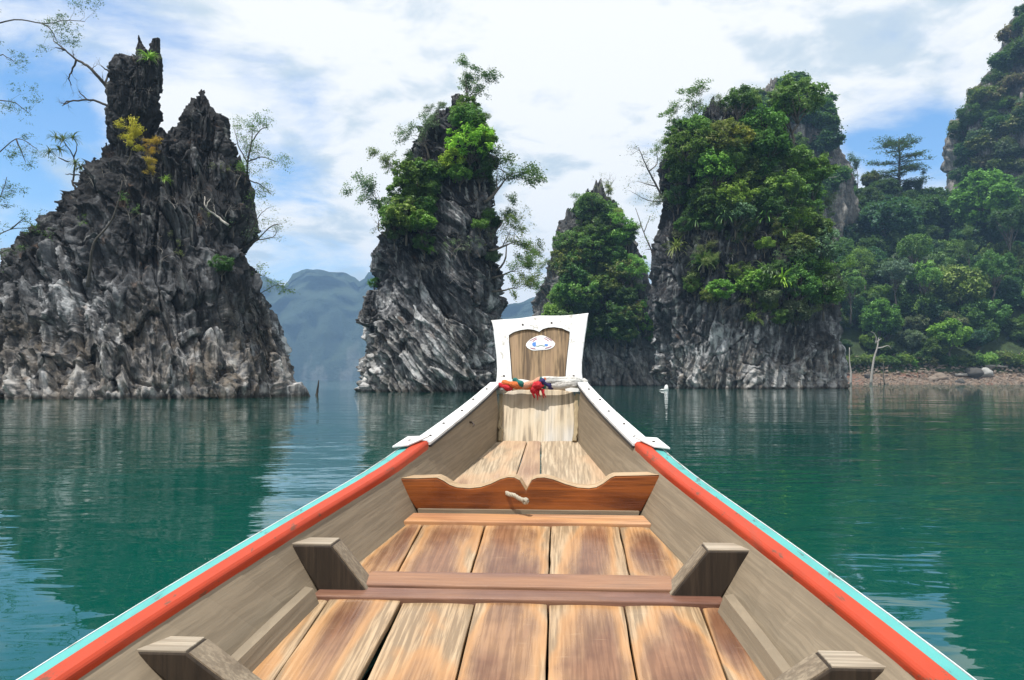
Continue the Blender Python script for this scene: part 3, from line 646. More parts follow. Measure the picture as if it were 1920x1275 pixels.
def plants_on(key, rockname, items, Yc, seed):
    """items: (kind, px, py, size in photo pixels across, tone[, word])"""
    r = np.random.default_rng(seed); A = np.vstack(ROCKV[key]); y0, y1 = A[:, 1].min(), A[:, 1].max(); x0, x1 = A[:, 0].min(), A[:, 0].max()
    nat = {'airy': 4.6, 'shrub': 4.6, 'tree': 6.0, 'sparse': 6.0, 'wispy': 6.0, 'bare': 4.4, 'tuft': 2.3}
    cats = {'airy': 'shrub', 'shrub': 'shrub', 'tree': 'tree', 'sparse': 'tree', 'wispy': 'tree', 'bare': 'bare shrub', 'tuft': 'screw pine'}
    word = {'airy': 'loose open shrub', 'shrub': 'leafy shrub', 'tree': 'leafy tree', 'sparse': 'airy tree', 'wispy': 'wispy half-bare tree', 'bare': 'bleached leafless shrub', 'tuft': 'spiky tuft'}
    for it in items:
        kind, px, py, size, tone = it[:5]; tilt = it[5] if len(it) > 5 else (0, 0)
        if kind == 'shrub' and r.uniform() < .5: kind = 'airy'
        p = on_rock(key, px, py); sc_ = size * {'shrub': 1.12, 'airy': 1.25, 'tree': .92}.get(kind, 1.2) / F * p[1] / nat[kind]
        p[1] += {'shrub': -.7, 'airy': -.7, 'bare': -.5, 'tuft': -.25, 'wispy': -.3}.get(kind, .1) * sc_
        if kind in ('shrub', 'airy'): p[2] -= 1.3 * sc_
        if kind == 'tree': p[2] -= 1.0 * sc_
        v = (py - y0) / (y1 - y0); h = (px - x0) / (x1 - x0)
        where = ('top' if v < .2 else 'upper' if v < .45 else 'mid-height' if v < .65 else 'lower') + (' left' if h < .33 else ' centre' if h < .67 else ' right')
        place(kind, p, sc_, tuple(c_ * 1.28 for c_ in GREEN[tone]), f"{WORD[tone] + ' ' if kind != 'bare' else ''}{word[kind]}, {where} of {rockname}", cats[kind], f'plants growing on {rockname}', r, tilt)
def scatter(key, n, kinds, box, tones, size, seed, keep=None):
    r = np.random.default_rng(seed); out = []
    for i in range(n):
        for _ in range(60):
            px = r.uniform(box[0], box[2]); py = r.uniform(box[1], box[3])
            if keep is None or keep(px, py): break
        out.append((kinds[r.integers(0, len(kinds))], px, py, r.uniform(*size), tones[r.integers(0, len(tones))]))
    return out

# ------------------------------------------------------------------ plants on the rocks
def rock_plants():
    A = [('sparse', 236, 300, 70, 'yellow'), ('sparse', 275, 300, 50, 'yellow'), ('sparse', 292, 338, 42, 'yellow'), ('tuft', 287, 112, 40, 'fresh'), ('tuft', 318, 340, 22, 'fresh'),
         ('bare', 335, 385, 66, 'grey'), ('bare', 360, 372, 60, 'grey'), ('bare', 405, 392, 70, 'grey'), ('bare', 432, 405, 58, 'grey'), ('bare', 300, 470, 50, 'grey'), ('bare', 275, 175, 34, 'grey'),
         ('wispy', 400, 432, 46, 'grey'), ('shrub', 420, 508, 40, 'dark'), ('wispy', 240, 400, 40, 'mid'), ('wispy', 252, 418, 36, 'mid'), ('wispy', 300, 490, 44, 'olive'), ('wispy', 436, 330, 40, 'olive'), ('bare', 200, 330, 40, 'grey'), ('wispy', 180, 440, 30, 'mid')]
    A += scatter('A', 12, ['bare', 'bare', 'wispy'], (180, 300, 450, 520), ['grey', 'olive'], (40, 62), 21)
    plants_on('A', 'left islet', A, YA, 31)
    B = [('sparse', 860, 192, 84, 'dark', (0, .45)), ('sparse', 864, 196, 70, 'mid', (0, .1)), ('shrub', 880, 205, 40, 'mid'), ('shrub', 872, 232, 62, 'mid'), ('shrub', 893, 258, 44, 'mid'), ('shrub', 880, 298, 78, 'lime'), ('shrub', 848, 322, 56, 'lime'), ('shrub', 906, 285, 54, 'lime'), ('shrub', 866, 338, 44, 'fresh'),
         ('shrub', 780, 345, 80, 'mid'), ('shrub', 808, 362, 62, 'mid'), ('shrub', 752, 372, 60, 'olive'), ('shrub', 766, 420, 78, 'fresh'), ('shrub', 790, 436, 56, 'fresh'), ('shrub', 742, 418, 50, 'mid'), ('shrub', 800, 402, 46, 'dark'), ('shrub', 735, 450, 44, 'dark'), ('shrub', 795, 470, 40, 'dark'),
         ('shrub', 728, 396, 56, 'mid'), ('shrub', 812, 338, 44, 'dark'), ('sparse', 795, 292, 92, 'grey', (.2, -.75)), ('sparse', 758, 350, 80, 'olive', (.2, -.75)), ('sparse', 716, 425, 95, 'grey', (.2, -.65)), ('wispy', 712, 440, 90, 'grey', (.2, -.8)), ('sparse', 815, 235, 44, 'dark', (.1, -.5)),
         ('sparse', 916, 372, 118, 'dark', (.0, .22)), ('wispy', 918, 330, 100, 'grey', (0, .35)), ('sparse', 924, 470, 100, 'mid', (.1, .75)), ('sparse', 930, 515, 92, 'mid', (.1, .95)), ('sparse', 934, 545, 80, 'olive', (0, 1.1)), ('shrub', 922, 420, 46, 'dark'), ('sparse', 922, 440, 80, 'grey', (.1, .7)), ('wispy', 934, 500, 100, 'olive', (.2, .9)),
         ('shrub', 697, 535, 26, 'mid'), ('bare', 897, 400, 44, 'grey'), ('bare', 812, 505, 58, 'grey'), ('bare', 790, 520, 40, 'grey'), ('tuft', 813, 476, 24, 'fresh'), ('bare', 840, 512, 40, 'grey'), ('shrub', 902, 330, 50, 'dark')]
    B += scatter('B', 12, ['shrub', 'sparse'], (725, 330, 815, 470), ['mid', 'dark', 'olive', 'grey'], (40, 66), 18) + scatter('B', 7, ['shrub', 'sparse'], (905, 380, 935, 520), ['dark', 'mid', 'grey'], (30, 50), 24) + scatter('B', 8, ['bare', 'wispy'], (780, 440, 920, 540), ['grey'], (40, 60), 19) + scatter('B', 8, ['shrub', 'sparse'], (850, 220, 915, 360), ['mid', 'dark', 'fresh'], (36, 56), 20)
    plants_on('B', 'middle pillar', B, YB, 32)
    C = scatter('C', 66, ['shrub', 'shrub', 'shrub', 'sparse'], (1020, 390, 1226, 645), ['mid', 'dark', 'fresh', 'olive', 'mid', 'dark'], (42, 66), 5, lambda x, y: x > 1112 - (y - 350) * .36 and x < 1125 + (y - 340) * .45)
    C += [('sparse', 1085, 400, 40, 'mid'), ('sparse', 1150, 385, 40, 'olive'), ('shrub', 1218, 620, 34, 'lime'), ('shrub', 1200, 580, 18, 'yellow'), ('sparse', 1030, 520, 56, 'olive', (0, -.6)), ('sparse', 1022, 560, 50, 'mid', (0, -.6)), ('wispy', 1130, 372, 40, 'grey')]
    plants_on('C', 'islet behind prow', C, YC_, 33)
    D = [('tree', 1384, 232, 88, 'dark'), ('tree', 1405, 226, 62, 'olive'), ('tree', 1498, 262, 130, 'olive', (0, .12)), ('tree', 1470, 250, 84, 'mid'), ('sparse', 1292, 246, 84, 'mid', (0, -.2)), ('sparse', 1344, 225, 60, 'grey'), ('sparse', 1268, 270, 70, 'mid', (0, -.5)),
         ('shrub', 1382, 285, 66, 'lime'), ('shrub', 1378, 308, 60, 'fresh'), ('shrub', 1384, 362, 66, 'fresh'), ('shrub', 1380, 395, 70, 'fresh'), ('shrub', 1468, 362, 76, 'fresh'), ('shrub', 1432, 255, 84, 'mid'), ('shrub', 1436, 295, 90, 'dark'), ('shrub', 1330, 345, 80, 'fresh'), ('shrub', 1312, 372, 60, 'mid'),
         ('shrub', 1284, 300, 84, 'mid'), ('shrub', 1275, 262, 60, 'dark'), ('shrub', 1300, 255, 60, 'mid'), ('shrub', 1270, 345, 66, 'dark'), ('shrub', 1320, 290, 74, 'mid'), ('shrub', 1350, 262, 50, 'olive'), ('shrub', 1300, 410, 60, 'dark'), ('shrub', 1266, 385, 46, 'dark'), ('shrub', 1346, 315, 60, 'mid'),
         ('shrub', 1420, 335, 70, 'dark'), ('shrub', 1478, 310, 70, 'mid'), ('shrub', 1500, 345, 60, 'mid'), ('shrub', 1440, 390, 60, 'mid'), ('shrub', 1505, 395, 74, 'mid'), ('shrub', 1522, 440, 70, 'olive'), ('shrub', 1498, 430, 56, 'lime'), ('shrub', 1532, 492, 74, 'grey'), ('shrub', 1518, 520, 56, 'fresh'), ('shrub', 1546, 545, 70, 'grey'), ('shrub', 1530, 565, 50, 'mid'), ('shrub', 1500, 475, 54, 'olive'),
         ('tuft', 1358, 408, 50, 'mid'), ('tuft', 1430, 415, 48, 'fresh'), ('tuft', 1308, 420, 44, 'mid'), ('tuft', 1462, 535, 44, 'lime'), ('tuft', 1410, 596, 36, 'fresh'), ('tuft', 1402, 300, 40, 'fresh'), ('tuft', 1465, 440, 40, 'mid'),
         ('shrub', 1346, 552, 52, 'fresh'), ('shrub', 1330, 560, 36, 'olive'), ('shrub', 1405, 545, 60, 'fresh'), ('shrub', 1425, 528, 52, 'mid'), ('shrub', 1385, 520, 44, 'olive'), ('wispy', 1440, 500, 60, 'grey'), ('wispy', 1345, 490, 66, 'grey'), ('wispy', 1400, 470, 60, 'olive'), ('sparse', 1378, 450, 56, 'grey'), ('sparse', 1460, 480, 60, 'olive'),
         ('bare', 1320, 450, 60, 'grey'), ('bare', 1440, 455, 60, 'grey'), ('bare', 1370, 480, 56, 'grey'), ('bare', 1300, 480, 50, 'grey'), ('bare', 1480, 560, 50, 'grey'), ('bare', 1350, 590, 50, 'grey'), ('bare', 1440, 600, 46, 'grey'), ('bare', 1520, 590, 46, 'grey'), ('sparse', 1500, 600, 44, 'olive'), ('shrub', 1280, 430, 40, 'dark'),
         ('shrub', 1340, 430, 44, 'dark'), ('shrub', 1400, 430, 44, 'dark'), ('sparse', 1255, 410, 70, 'grey', (0, -.5)), ('sparse', 1252, 330, 60, 'mid', (0, -.5)), ('shrub', 1450, 340, 50, 'grey'), ('sparse', 1330, 510, 50, 'olive')]
    D += scatter('D', 26, ['shrub', 'shrub', 'sparse'], (1262, 245, 1500, 420), ['mid', 'dark', 'dark', 'olive', 'grey', 'fresh'], (46, 74), 15)
    D += scatter('D', 14, ['shrub', 'sparse'], (1490, 330, 1545, 600), ['mid', 'olive', 'grey', 'mid'], (46, 76), 16)
    D += scatter('D', 26, ['bare', 'wispy', 'sparse', 'bare', 'tuft'], (1265, 420, 1530, 620), ['grey', 'olive', 'mid'], (40, 62), 17)
    D += scatter('D', 22, ['shrub', 'sparse', 'shrub'], (1290, 400, 1520, 610), ['fresh', 'mid', 'olive', 'grey'], (28, 46), 23)
    plants_on('D', 'right islet', D, YD, 34)
rock_plants()
def far_plants():
    r = np.random.default_rng(77)
    for key, n, box, grp, lab, size, keep in (('E', 52, (1395, 165, 1575, 400), 'trees on the cliff tower', 'tree clinging to the distant cliff tower', (46, 84), lambda x, y: not (1488 < x < 1535 and 232 < y < 300)),
                                              ('G', 120, (1795, 20, 1985, 430), 'bushes on the right cliff', 'bush on the face of the right-hand cliff', (34, 66), lambda x, y: x > 1960 - y * .62 - 20)):
        for kind, px, py, size_, tone in scatter(key, n, ['scrub', 'scrub', 'forest'] if key == 'E' else ['scrub'], box, ['dark', 'mid', 'blue', 'dark', 'mid'] if key == 'E' else ['dark', 'olive', 'brown', 'olive', 'mid', 'grey', 'dark'], size, 5, keep):
            p = on_rock(key, px, py, 10); s = size_ / F * p[1] / (6.0 if kind == 'scrub' else 10.5); p[1] += 1.0
            if kind == 'forest': p[2] -= 5.0 * s
            place(kind, p, s, GREEN[tone], f"{WORD[tone]} {lab}, {'upper' if py < 150 else 'middle' if py < 290 else 'lower'} part", 'tree' if kind == 'forest' else 'bush', grp, r, name='tree' if kind == 'forest' else 'shrub')
    for (px, py, sz, tone) in ((1890, 110, 50, 'dark'), (1856, 160, 60, 'dark'), (1830, 200, 64, 'dark'), (1805, 240, 60, 'dark'), (1800, 275, 60, 'dark'), (1905, 60, 50, 'dark'), (1803, 310, 56, 'blue'), (1800, 345, 56, 'dark'), (1912, 30, 50, 'blue')):
        p = on_rock('G', px + 6, py, 10); s = sz / F * p[1] / 6.2; p[2] -= 2.5 * s
        place('tree', p, s, GREEN[tone], f'{WORD[tone]} tree leaning out from the edge of the right-hand cliff', 'tree', 'trees on the cliff edge', r)
far_plants()
def on_hill(px, py):
    Y = np.linspace(YS + 2, YR, 400); X = (px - CX) / F * Y; z = hill_z(X, Y); q = HY - (z - CZ) / Y * F
    i = np.argmax(q <= py) if (q <= py).any() else len(Y) - 1
    return np.array((X[i], Y[i], z[i]))
def forest():
    r = np.random.default_rng(99)
    rows = np.linspace(YS + 11, YR + 6, 15)
    for k, Y in enumerate(rows):
        xs = np.arange((1545 - CX) / F * Y, (1985 - CX) / F * Y, 6.9)
        for x in xs:
            X = x + r.uniform(-3, 3); Yy = Y + r.uniform(-3, 3); t = (Yy - YS) / (YR - YS)
            z = float(hill_z(np.array([X]), np.array([Yy]))[0])
            tone = r.choice(['dark', 'blue', 'mid', 'grey', 'fresh', 'olive'], p=[.38, .34, .16, .07, .03, .02] if t > .4 else [.28, .18, .30, .06, .14, .04])
            s = r.uniform(.70, 1.55) * (.66 if k == 0 else 1)
            if k >= 12: s *= .6
            place('forest', (X, Yy, z - 1.2 * s), s, GREEN[tone], f"{WORD[tone]} tree, {'upper' if t > .66 else 'middle' if t > .33 else 'lower'} {'left' if CX + X / Yy * F < 1680 else 'centre' if CX + X / Yy * F < 1800 else 'right'} of hillside woods", 'tree', 'trees on the wooded hillside', r, squash=r.uniform(.85, 1.2))
    for px in np.arange(1560, 1960, 17):
        p = on_hill(px, 690 - r.uniform(0, 6)); s = r.uniform(.9, 1.6); place('scrub', p + (0, 1.0, -.5), s, GREEN[r.choice(['mid', 'fresh', 'fresh', 'dark', 'olive'])], f"{'left' if px < 1680 else 'centre' if px < 1800 else 'right'} low leafy bush along the top of the bare shore", 'bush', 'bushes above the shore', r, name='shrub')
    for px, py, size, tone, lab in ((1785, 600, 118, 'fresh', 'yellow-green spreading tree low on the hillside'), (1838, 455, 120, 'fresh', 'tall bright green tree on the hillside below the cliff'), (1660, 480, 110, 'blue', 'big round dark tree in the upper hillside woods'), (1640, 640, 80, 'fresh', 'bright green tree near the shore behind the dead trunk'), (1770, 668, 72, 'fresh', 'light leafy bush tree at the shore in the gap of the bank')):
        p = on_hill(px, py); s = size / F * p[1] / 9.6; place('forest', (p[0], p[1] - 3, p[2] - .5), s, GREEN[tone], lab, 'tree', None, r, idx=int(px) % 6)
    for i, (px, py, size, tone) in enumerate(((1612, 560, 60, 'fresh'), (1700, 560, 64, 'mid'), (1722, 610, 60, 'fresh'), (1800, 540, 70, 'mid'), (1850, 600, 66, 'mid'), (1880, 520, 74, 'dark'), (1905, 620, 66, 'fresh'), (1668, 600, 56, 'grey'), (1585, 620, 56, 'mid'))):
        p = on_hill(px, py); s = size / F * p[1] / 6.0; place('tree' if i % 3 else 'sparse', (p[0], p[1] - 4, p[2] + 3.0), s * 1.1, GREEN[tone], f'{WORD[tone]} taller tree standing out of the hillside woods', 'tree', 'taller trees on the hillside', r, squash=1.25)
    for px, py, size, tone, lab in ((1606, 352, 46, 'dark', 'small airy tree on the ridge left of the big flat-topped tree'), (1632, 352, 22, 'blue', 'tiny round tree on the ridge beside the big flat-topped tree'), (1728, 372, 34, 'dark', 'low spreading tree on the ridge right of the big flat-topped tree')):
        Y = YR - 2; p = W(px, py, Y); s = size / F * Y / 4.6; place('sparse', p - (0, 0, .5), s, GREEN[tone], lab, 'tree', None, r, idx=int(px) % 4, squash=1.25)
forest()

# ------------------------------------------------------------------ trees drawn branch by branch
def hand_tree(name, label, cat, Y, polys, r0, seed, twig=1.5, lev=2, per=0, lrad=.25, leaf=.2, color=None, mat='bark_dark', group=None, every=1.0, wig=.06, kids=(2, 4), extra=None, first=.3, thin=.5):
    r = np.random.default_rng(seed); base = W(*polys[0][0][:2], Y); mb = MB(); tips = []
    e = thing(name, label, cat, tuple(base), group)
    ysh = {}
    for k, pl in enumerate(polys):
        dep = np.cumsum(r.normal(size=len(pl)) * wig * 6); key = tuple(pl[0][:2])
        if k and key in ysh: dep = dep - dep[0] + ysh[key]
        elif not k: dep = dep - dep[0]
        pts = [W(p[0], p[1], Y) + (0, d, 0) - base for p, d in zip(pl, dep)]
        for p, d in zip(pl, dep): ysh[tuple(p[:2])] = d
        # smooth the polyline a little
        fine = []; ext = [2 * pts[0] - pts[1]] + pts + [2 * pts[-1] - pts[-2]]
        for i in range(len(pts) - 1):
            a0, a1, a2, a3 = ext[i:i + 4]
            for q in (0, .25, .5, .75): fine.append(.5 * (2 * a1 + (a2 - a0) * q + (2 * a0 - 5 * a1 + 4 * a2 - a3) * q * q + (3 * a1 - a0 - 3 * a2 + a3) * q ** 3) + r.normal(size=3) * wig * .4 * (q > 0))
        fine.append(pts[-1]); n = len(fine); rr = r0 * (1 if k == 0 else thin)
        mb.tube(fine, [rr * (1 - .8 * i / (n - 1)) + .012 for i in range(n)], 6 if k == 0 else 5)
        for i in range(int(n * first), n):
            if r.uniform() < every:
                t = unit(fine[min(i + 1, n - 1)] - fine[max(i - 1, 0)]); s = unit(np.cross(t, r.normal(size=3)))
                branchy(mb, tips, r, fine[i], unit(t * .7 + s), twig * r.uniform(.5, 1.2), max(.012, rr * .25), 0, lev, .3, kids, .03, .6, .8, 4)
    obj('trunk', mb.mesh('trunk', True), M[mat], e)
    if extra: extra(e, base)
    if per:
        c = obj('crown', leaf_tips('crown', tips, r, per, lrad, leaf), M['leaf'], e); c.color = (*color, 1)
    return e
def c4(L): return [[(x * .4393, y * .4393) for x, y in p] for p in L]
def c1(L): return [[(x * .6116, y * .6116) for x, y in p] for p in L]
def c3(L): return [[(980 + x * .5336, 100 + y * .5336) for x, y in p] for p in L]
def hand_trees():
    hand_tree('bare_tree', 'leafless dark tree reaching left from the head-shaped tower', 'tree', YA, c4([[(478, 470), (455, 385), (435, 350), (395, 300), (345, 262), (312, 245), (272, 208), (215, 165)], [(435, 350), (438, 285), (468, 235), (484, 206)], [(468, 235), (500, 222), (527, 222)], [(312, 245), (290, 290), (270, 320), (262, 335)], [(272, 208), (240, 205)], [(438, 285), (410, 262)]]), .16, 1, .75, 2, every=.5)
    hand_tree('bare_tree', 'low leafless branch jutting left from the base of the head-shaped tower', 'tree', YA, c4([[(476, 460), (430, 440), (382, 432), (335, 456), (300, 445), (270, 455)], [(382, 432), (350, 402), (345, 390)], [(335, 456), (300, 470)]]), .09, 2, .7, 2, every=.6)
    def rosettes(spots, Y, n, L, w, col):
        def f(e, base):
            r = np.random.default_rng(5); V = []; Fc = []
            for x, y in spots:
                v, q = strap_leaves(r, W(x, y, Y) - base, n, L, w); b = len(V); V += v; Fc += [tuple(i + b for i in k) for k in q]
            Fc = np.array(Fc); o = obj('crown', mesh('crown', np.array(V), Fc, True, {'tone': ('FACE', np.repeat(r.uniform(.2, .7, len(Fc) // 4), 4))}), M['leaf'], e); o.color = (*col, 1)
        return f
    s4 = .4393
    hand_tree('screw_pine', 'screw pine with spiky leaf heads on the left slope of the left islet', 'screw pine', YA, c4([[(330, 815), (312, 780), (300, 740), (292, 660), (270, 605)], [(300, 740), (262, 735)], [(292, 690), (245, 670), (215, 655)], [(292, 660), (305, 600)], [(300, 740), (335, 735), (345, 720)]]), .10, 4, .3, 0, every=0.0,
              extra=rosettes([(270 * s4, 600 * s4), (240 * s4, 590 * s4), (212 * s4, 650 * s4), (310 * s4, 590 * s4), (345 * s4, 715 * s4), (322 * s4, 700 * s4), (255 * s4, 640 * s4)], YA, 34, .95, .07, (.085, .11, .04)))
    hand_tree('tree', 'thin small-leaved tree on the right edge of the left islet', 'tree', YA + .8, c1([[(728, 590), (748, 545), (762, 500), (775, 440), (772, 375)], [(762, 500), (800, 480), (850, 495)], [(775, 440), (800, 400), (822, 388)], [(748, 545), (790, 560), (825, 590)], [(762, 500), (735, 450), (725, 400)]]), .10, 6, .95, 2, 5, .20, .15, GREEN['mid'], every=.75)
    hand_tree('tree', 'fan of fine branches with sparse leaves right of the left islet', 'tree', YA + .8, c1([[(718, 800), (740, 765), (790, 735), (830, 700), (862, 690)], [(740, 765), (775, 700), (800, 660), (830, 640)], [(790, 735), (840, 730), (860, 715)], [(740, 765), (760, 690), (770, 650)]]), .08, 7, .8, 2, 2, .2, .14, GREEN['grey'], every=.7)
    hand_tree('tree', 'small low branch with yellow-green leaves beside the left islet flank', 'tree', YA + 1.5, c1([[(765, 870), (790, 850), (800, 830)], [(775, 905), (820, 880), (850, 872), (878, 885)], [(790, 850), (815, 845)]]), .05, 8, .5, 1, 9, .2, .16, GREEN['fresh'], every=.8, first=.4)
    hand_tree('dead_branch', 'bleached broken branch lying against the upper left islet', 'branch', YA - 5.5, c1([[(700, 690), (660, 660), (640, 640), (632, 605)], [(640, 640), (650, 612)]]), .09, 9, .4, 1, every=.3, mat='bark_pale')
    hand_tree('vine', 'long dark root hanging down the face of the left islet', 'root', YA - 6.2, c1([[(268, 880), (285, 810), (300, 750), (345, 690), (375, 620), (385, 560)]]), .12, 10, .4, 1, every=.25)
    # tree standing on the shoulder beyond the left edge, its branches reach into view
    hand_tree('tree', 'tree at the far left edge whose thin branches hang into view', 'tree', YA - 4, [[(-95, 600), (-88, 450), (-92, 300), (-80, 150), (-60, 40), (-40, -40)], [(-60, 40), (0, 18), (50, 22), (95, 16), (132, 18)], [(50, 22), (75, 40), (84, 60)], [(-80, 150), (-30, 90), (2, 100)], [(-92, 300), (-40, 200), (10, 185), (42, 205)],
              [(-92, 300), (-30, 290), (20, 255), (60, 275)], [(20, 255), (40, 300)], [(-88, 450), (-20, 400), (5, 370), (20, 335)], [(-88, 450), (-30, 450), (20, 430), (65, 425)], [(20, 430), (50, 405)], [(-90, 520), (-40, 500), (10, 470), (40, 475)]], .20, 12, 1.2, 2, 5, .13, .14, GREEN['dark'], every=.6, first=.3, thin=.26)
    # leafless trees left of the right islet
    hand_tree('bare_tree', 'slanting leafless tree left of the right islet, reaching up to the left', 'tree', YD + 2, c3([[(500, 520), (470, 470), (440, 420), (415, 380), (400, 345)], [(470, 470), (400, 450)], [(440, 420), (470, 390), (465, 350)], [(500, 520), (440, 520), (380, 490)]]), .2, 14, 1.5, 2, 1, .4, .25, GREEN['grey'], mat='bark', every=.7)
    hand_tree('bare_tree', 'thin leaning dead trunk between the prow islet and right islet', 'tree', YD + 3, c3([[(478, 755), (450, 690), (425, 630), (395, 545)], [(450, 690), (430, 690)], [(425, 630), (450, 570)]]), .16, 15, 1.2, 2, 2, .4, .25, GREEN['fresh'], mat='bark', every=.6)
    hand_tree('dead_branch', 'long bare branch sticking out right of the right islet', 'branch', YD - 2, c3([[(975, 500), (1015, 475), (1060, 440), (1112, 428)], [(1060, 440), (1080, 420)]]), .14, 16, .7, 1, every=.3, mat='bark_pale')
    hand_tree('bare_tree', 'small leafless tree on top of the islet behind prow', 'tree', YC_, c3([[(300, 500), (305, 470), (295, 440)], [(305, 470), (325, 440)], [(305, 470), (275, 440)]]), .16, 17, 1.6, 2, every=.8, mat='bark')
    # dead trunks standing in the shallows at the right shore
    Yd = YS - 3
    def cr(L): return [[(1540 + x * .1979, 560 + y * .198) for x, y in p] for p in L]
    hand_tree('dead_tree', 'bleached forked dead tree standing at the right waterline', 'dead tree', Yd, cr([[(468, 815), (480, 680), (500, 560), (525, 470), (540, 400), (545, 370)], [(525, 470), (580, 460), (630, 445), (662, 478)], [(540, 400), (515, 420), (520, 380), (500, 330), (466, 312)], [(540, 400), (570, 378)]]), .42, 18, .5, 0, every=.0, mat='bark_pale', wig=.02)
    hand_tree('dead_tree', 'short straight pale dead trunk left of the forked dead tree', 'dead tree', Yd, cr([[(278, 815), (282, 700), (270, 600), (268, 462)], [(282, 760), (262, 812)]]), .40, 19, .5, 0, every=.0, mat='bark_pale', wig=.02)
    hand_tree('dead_tree', 'thin dead stump right of the forked dead tree', 'dead tree', Yd, cr([[(600, 812), (590, 740), (592, 610)], [(565, 815), (562, 750)]]), .28, 20, .5, 0, every=.0, mat='bark', wig=.02)
    hand_tree('dead_stick', 'dark stick poking out of the water in the gap between islets', 'stick', 70.0, [[(593, 750), (594, 735), (598, 713)]], .17, 21, .3, 0, every=0, wig=.02)
    # the big flat-topped tree on the ridge
    r = np.random.default_rng(3); Y = YR - 4; base = W(1686, 384, Y); k = Y / F * 1.28; mb = MB(); e = thing('tree', 'large flat-topped tree standing alone on the ridge against blue sky', 'tree', tuple(base)); tips = []
    top = 100 * k; mb.tube([(0, 0, -2), (0, 0, top * .4), (.2, 0, top * .75), (0, 0, top)], [.75, .55, .35, .1], 8)
    for i in range(60):
        h = r.uniform(.22, 1.0) ** .8; az = r.uniform(0, 6.28); reach = 47 * k * (1 - max(0, (h - .78)) * 1.7) * r.uniform(.55, 1.0); d = np.array((math.cos(az), math.sin(az), 0)); p0 = np.array((0, 0, top * h * .93)); p2 = p0 + d * reach + (0, 0, reach * .12); p1 = (p0 + p2) / 2 + (0, 0, reach * .10)
        mb.tube([p0, p1, p2], [.20, .13, .05], 4)
        for q in np.linspace(.35, 1, 9):
            c = p0 + (p2 - p0) * q + (0, 0, reach * .1); tips.append((c + r.normal(size=3) * (1.0, 1.0, .25), d))
    obj('trunk', mb.mesh('trunk', True), M['bark_dark'], e)
    Cs = np.vstack([p + r.normal(size=(16, 3)) * (.85, .85, .30) for p, d in tips]); o = obj('crown', leaves_mesh('crown', Cs, .62, np.clip(r.normal(.4, .12, len(Cs)), 0, 1), r, 1.2, .6), M['leaf'], e); o.color = (.030, .052, .022, 1)
hand_trees()

# every label singles out one plant: those that share a description are numbered across the picture
def single_out():
    groups = {}
    for e, p in LABELLED: groups.setdefault(e['label'], []).append((CX + p[0] / p[1] * F, e))
    words = ['', 'first', 'second', 'third', 'fourth', 'fifth', 'sixth', 'seventh', 'eighth', 'ninth', 'tenth', 'eleventh', 'twelfth', 'thirteenth', 'fourteenth', 'fifteenth']
    for lab, L in groups.items():
        if 1 < len(L) <= 15:
            for i, (x, e) in enumerate(sorted(L, key=lambda q: q[0])): e['label'] = f'{lab}, {words[i + 1]} from left'
single_out()

# ------------------------------------------------------------------ shore details
def boulder(name, label, px, py, Y, size, seed, mat, group=None, flat_=.7):
    r = np.random.default_rng(seed); n, m_ = 26, 16; th = np.linspace(0, 2 * math.pi, n, endpoint=False); ph = np.linspace(-math.pi / 2, math.pi / 2, m_)
    P = np.array([(math.cos(a) * math.cos(b), math.sin(a) * math.cos(b), math.sin(b)) for b in ph for a in th])
    F1, F2, C, R = worley(P * 1.3 + seed * 3.1, seed); d = 1 + .25 * fbm(P * 1.2 + seed, seed, 3) + .3 * ((P * 1.3 + seed * 3.1 - C) * (R[:, :3] - .5)).sum(1)
    V = P * d[:, None] * np.array((1, .8, flat_)) * size; i = np.arange(m_ - 1)[:, None] * n; j = np.arange(n)[None]
    Fc = np.stack([i + j, i + (j + 1) % n, i + n + (j + 1) % n, i + n + j], 2).reshape(-1, 4)
    o = obj(name, mesh(name, V, Fc, False, {'tone': ('POINT', R[:, 3])}), M[mat]); o.location = tuple(W(px, py, Y)); tag(o, label, 'boulder', group); return o
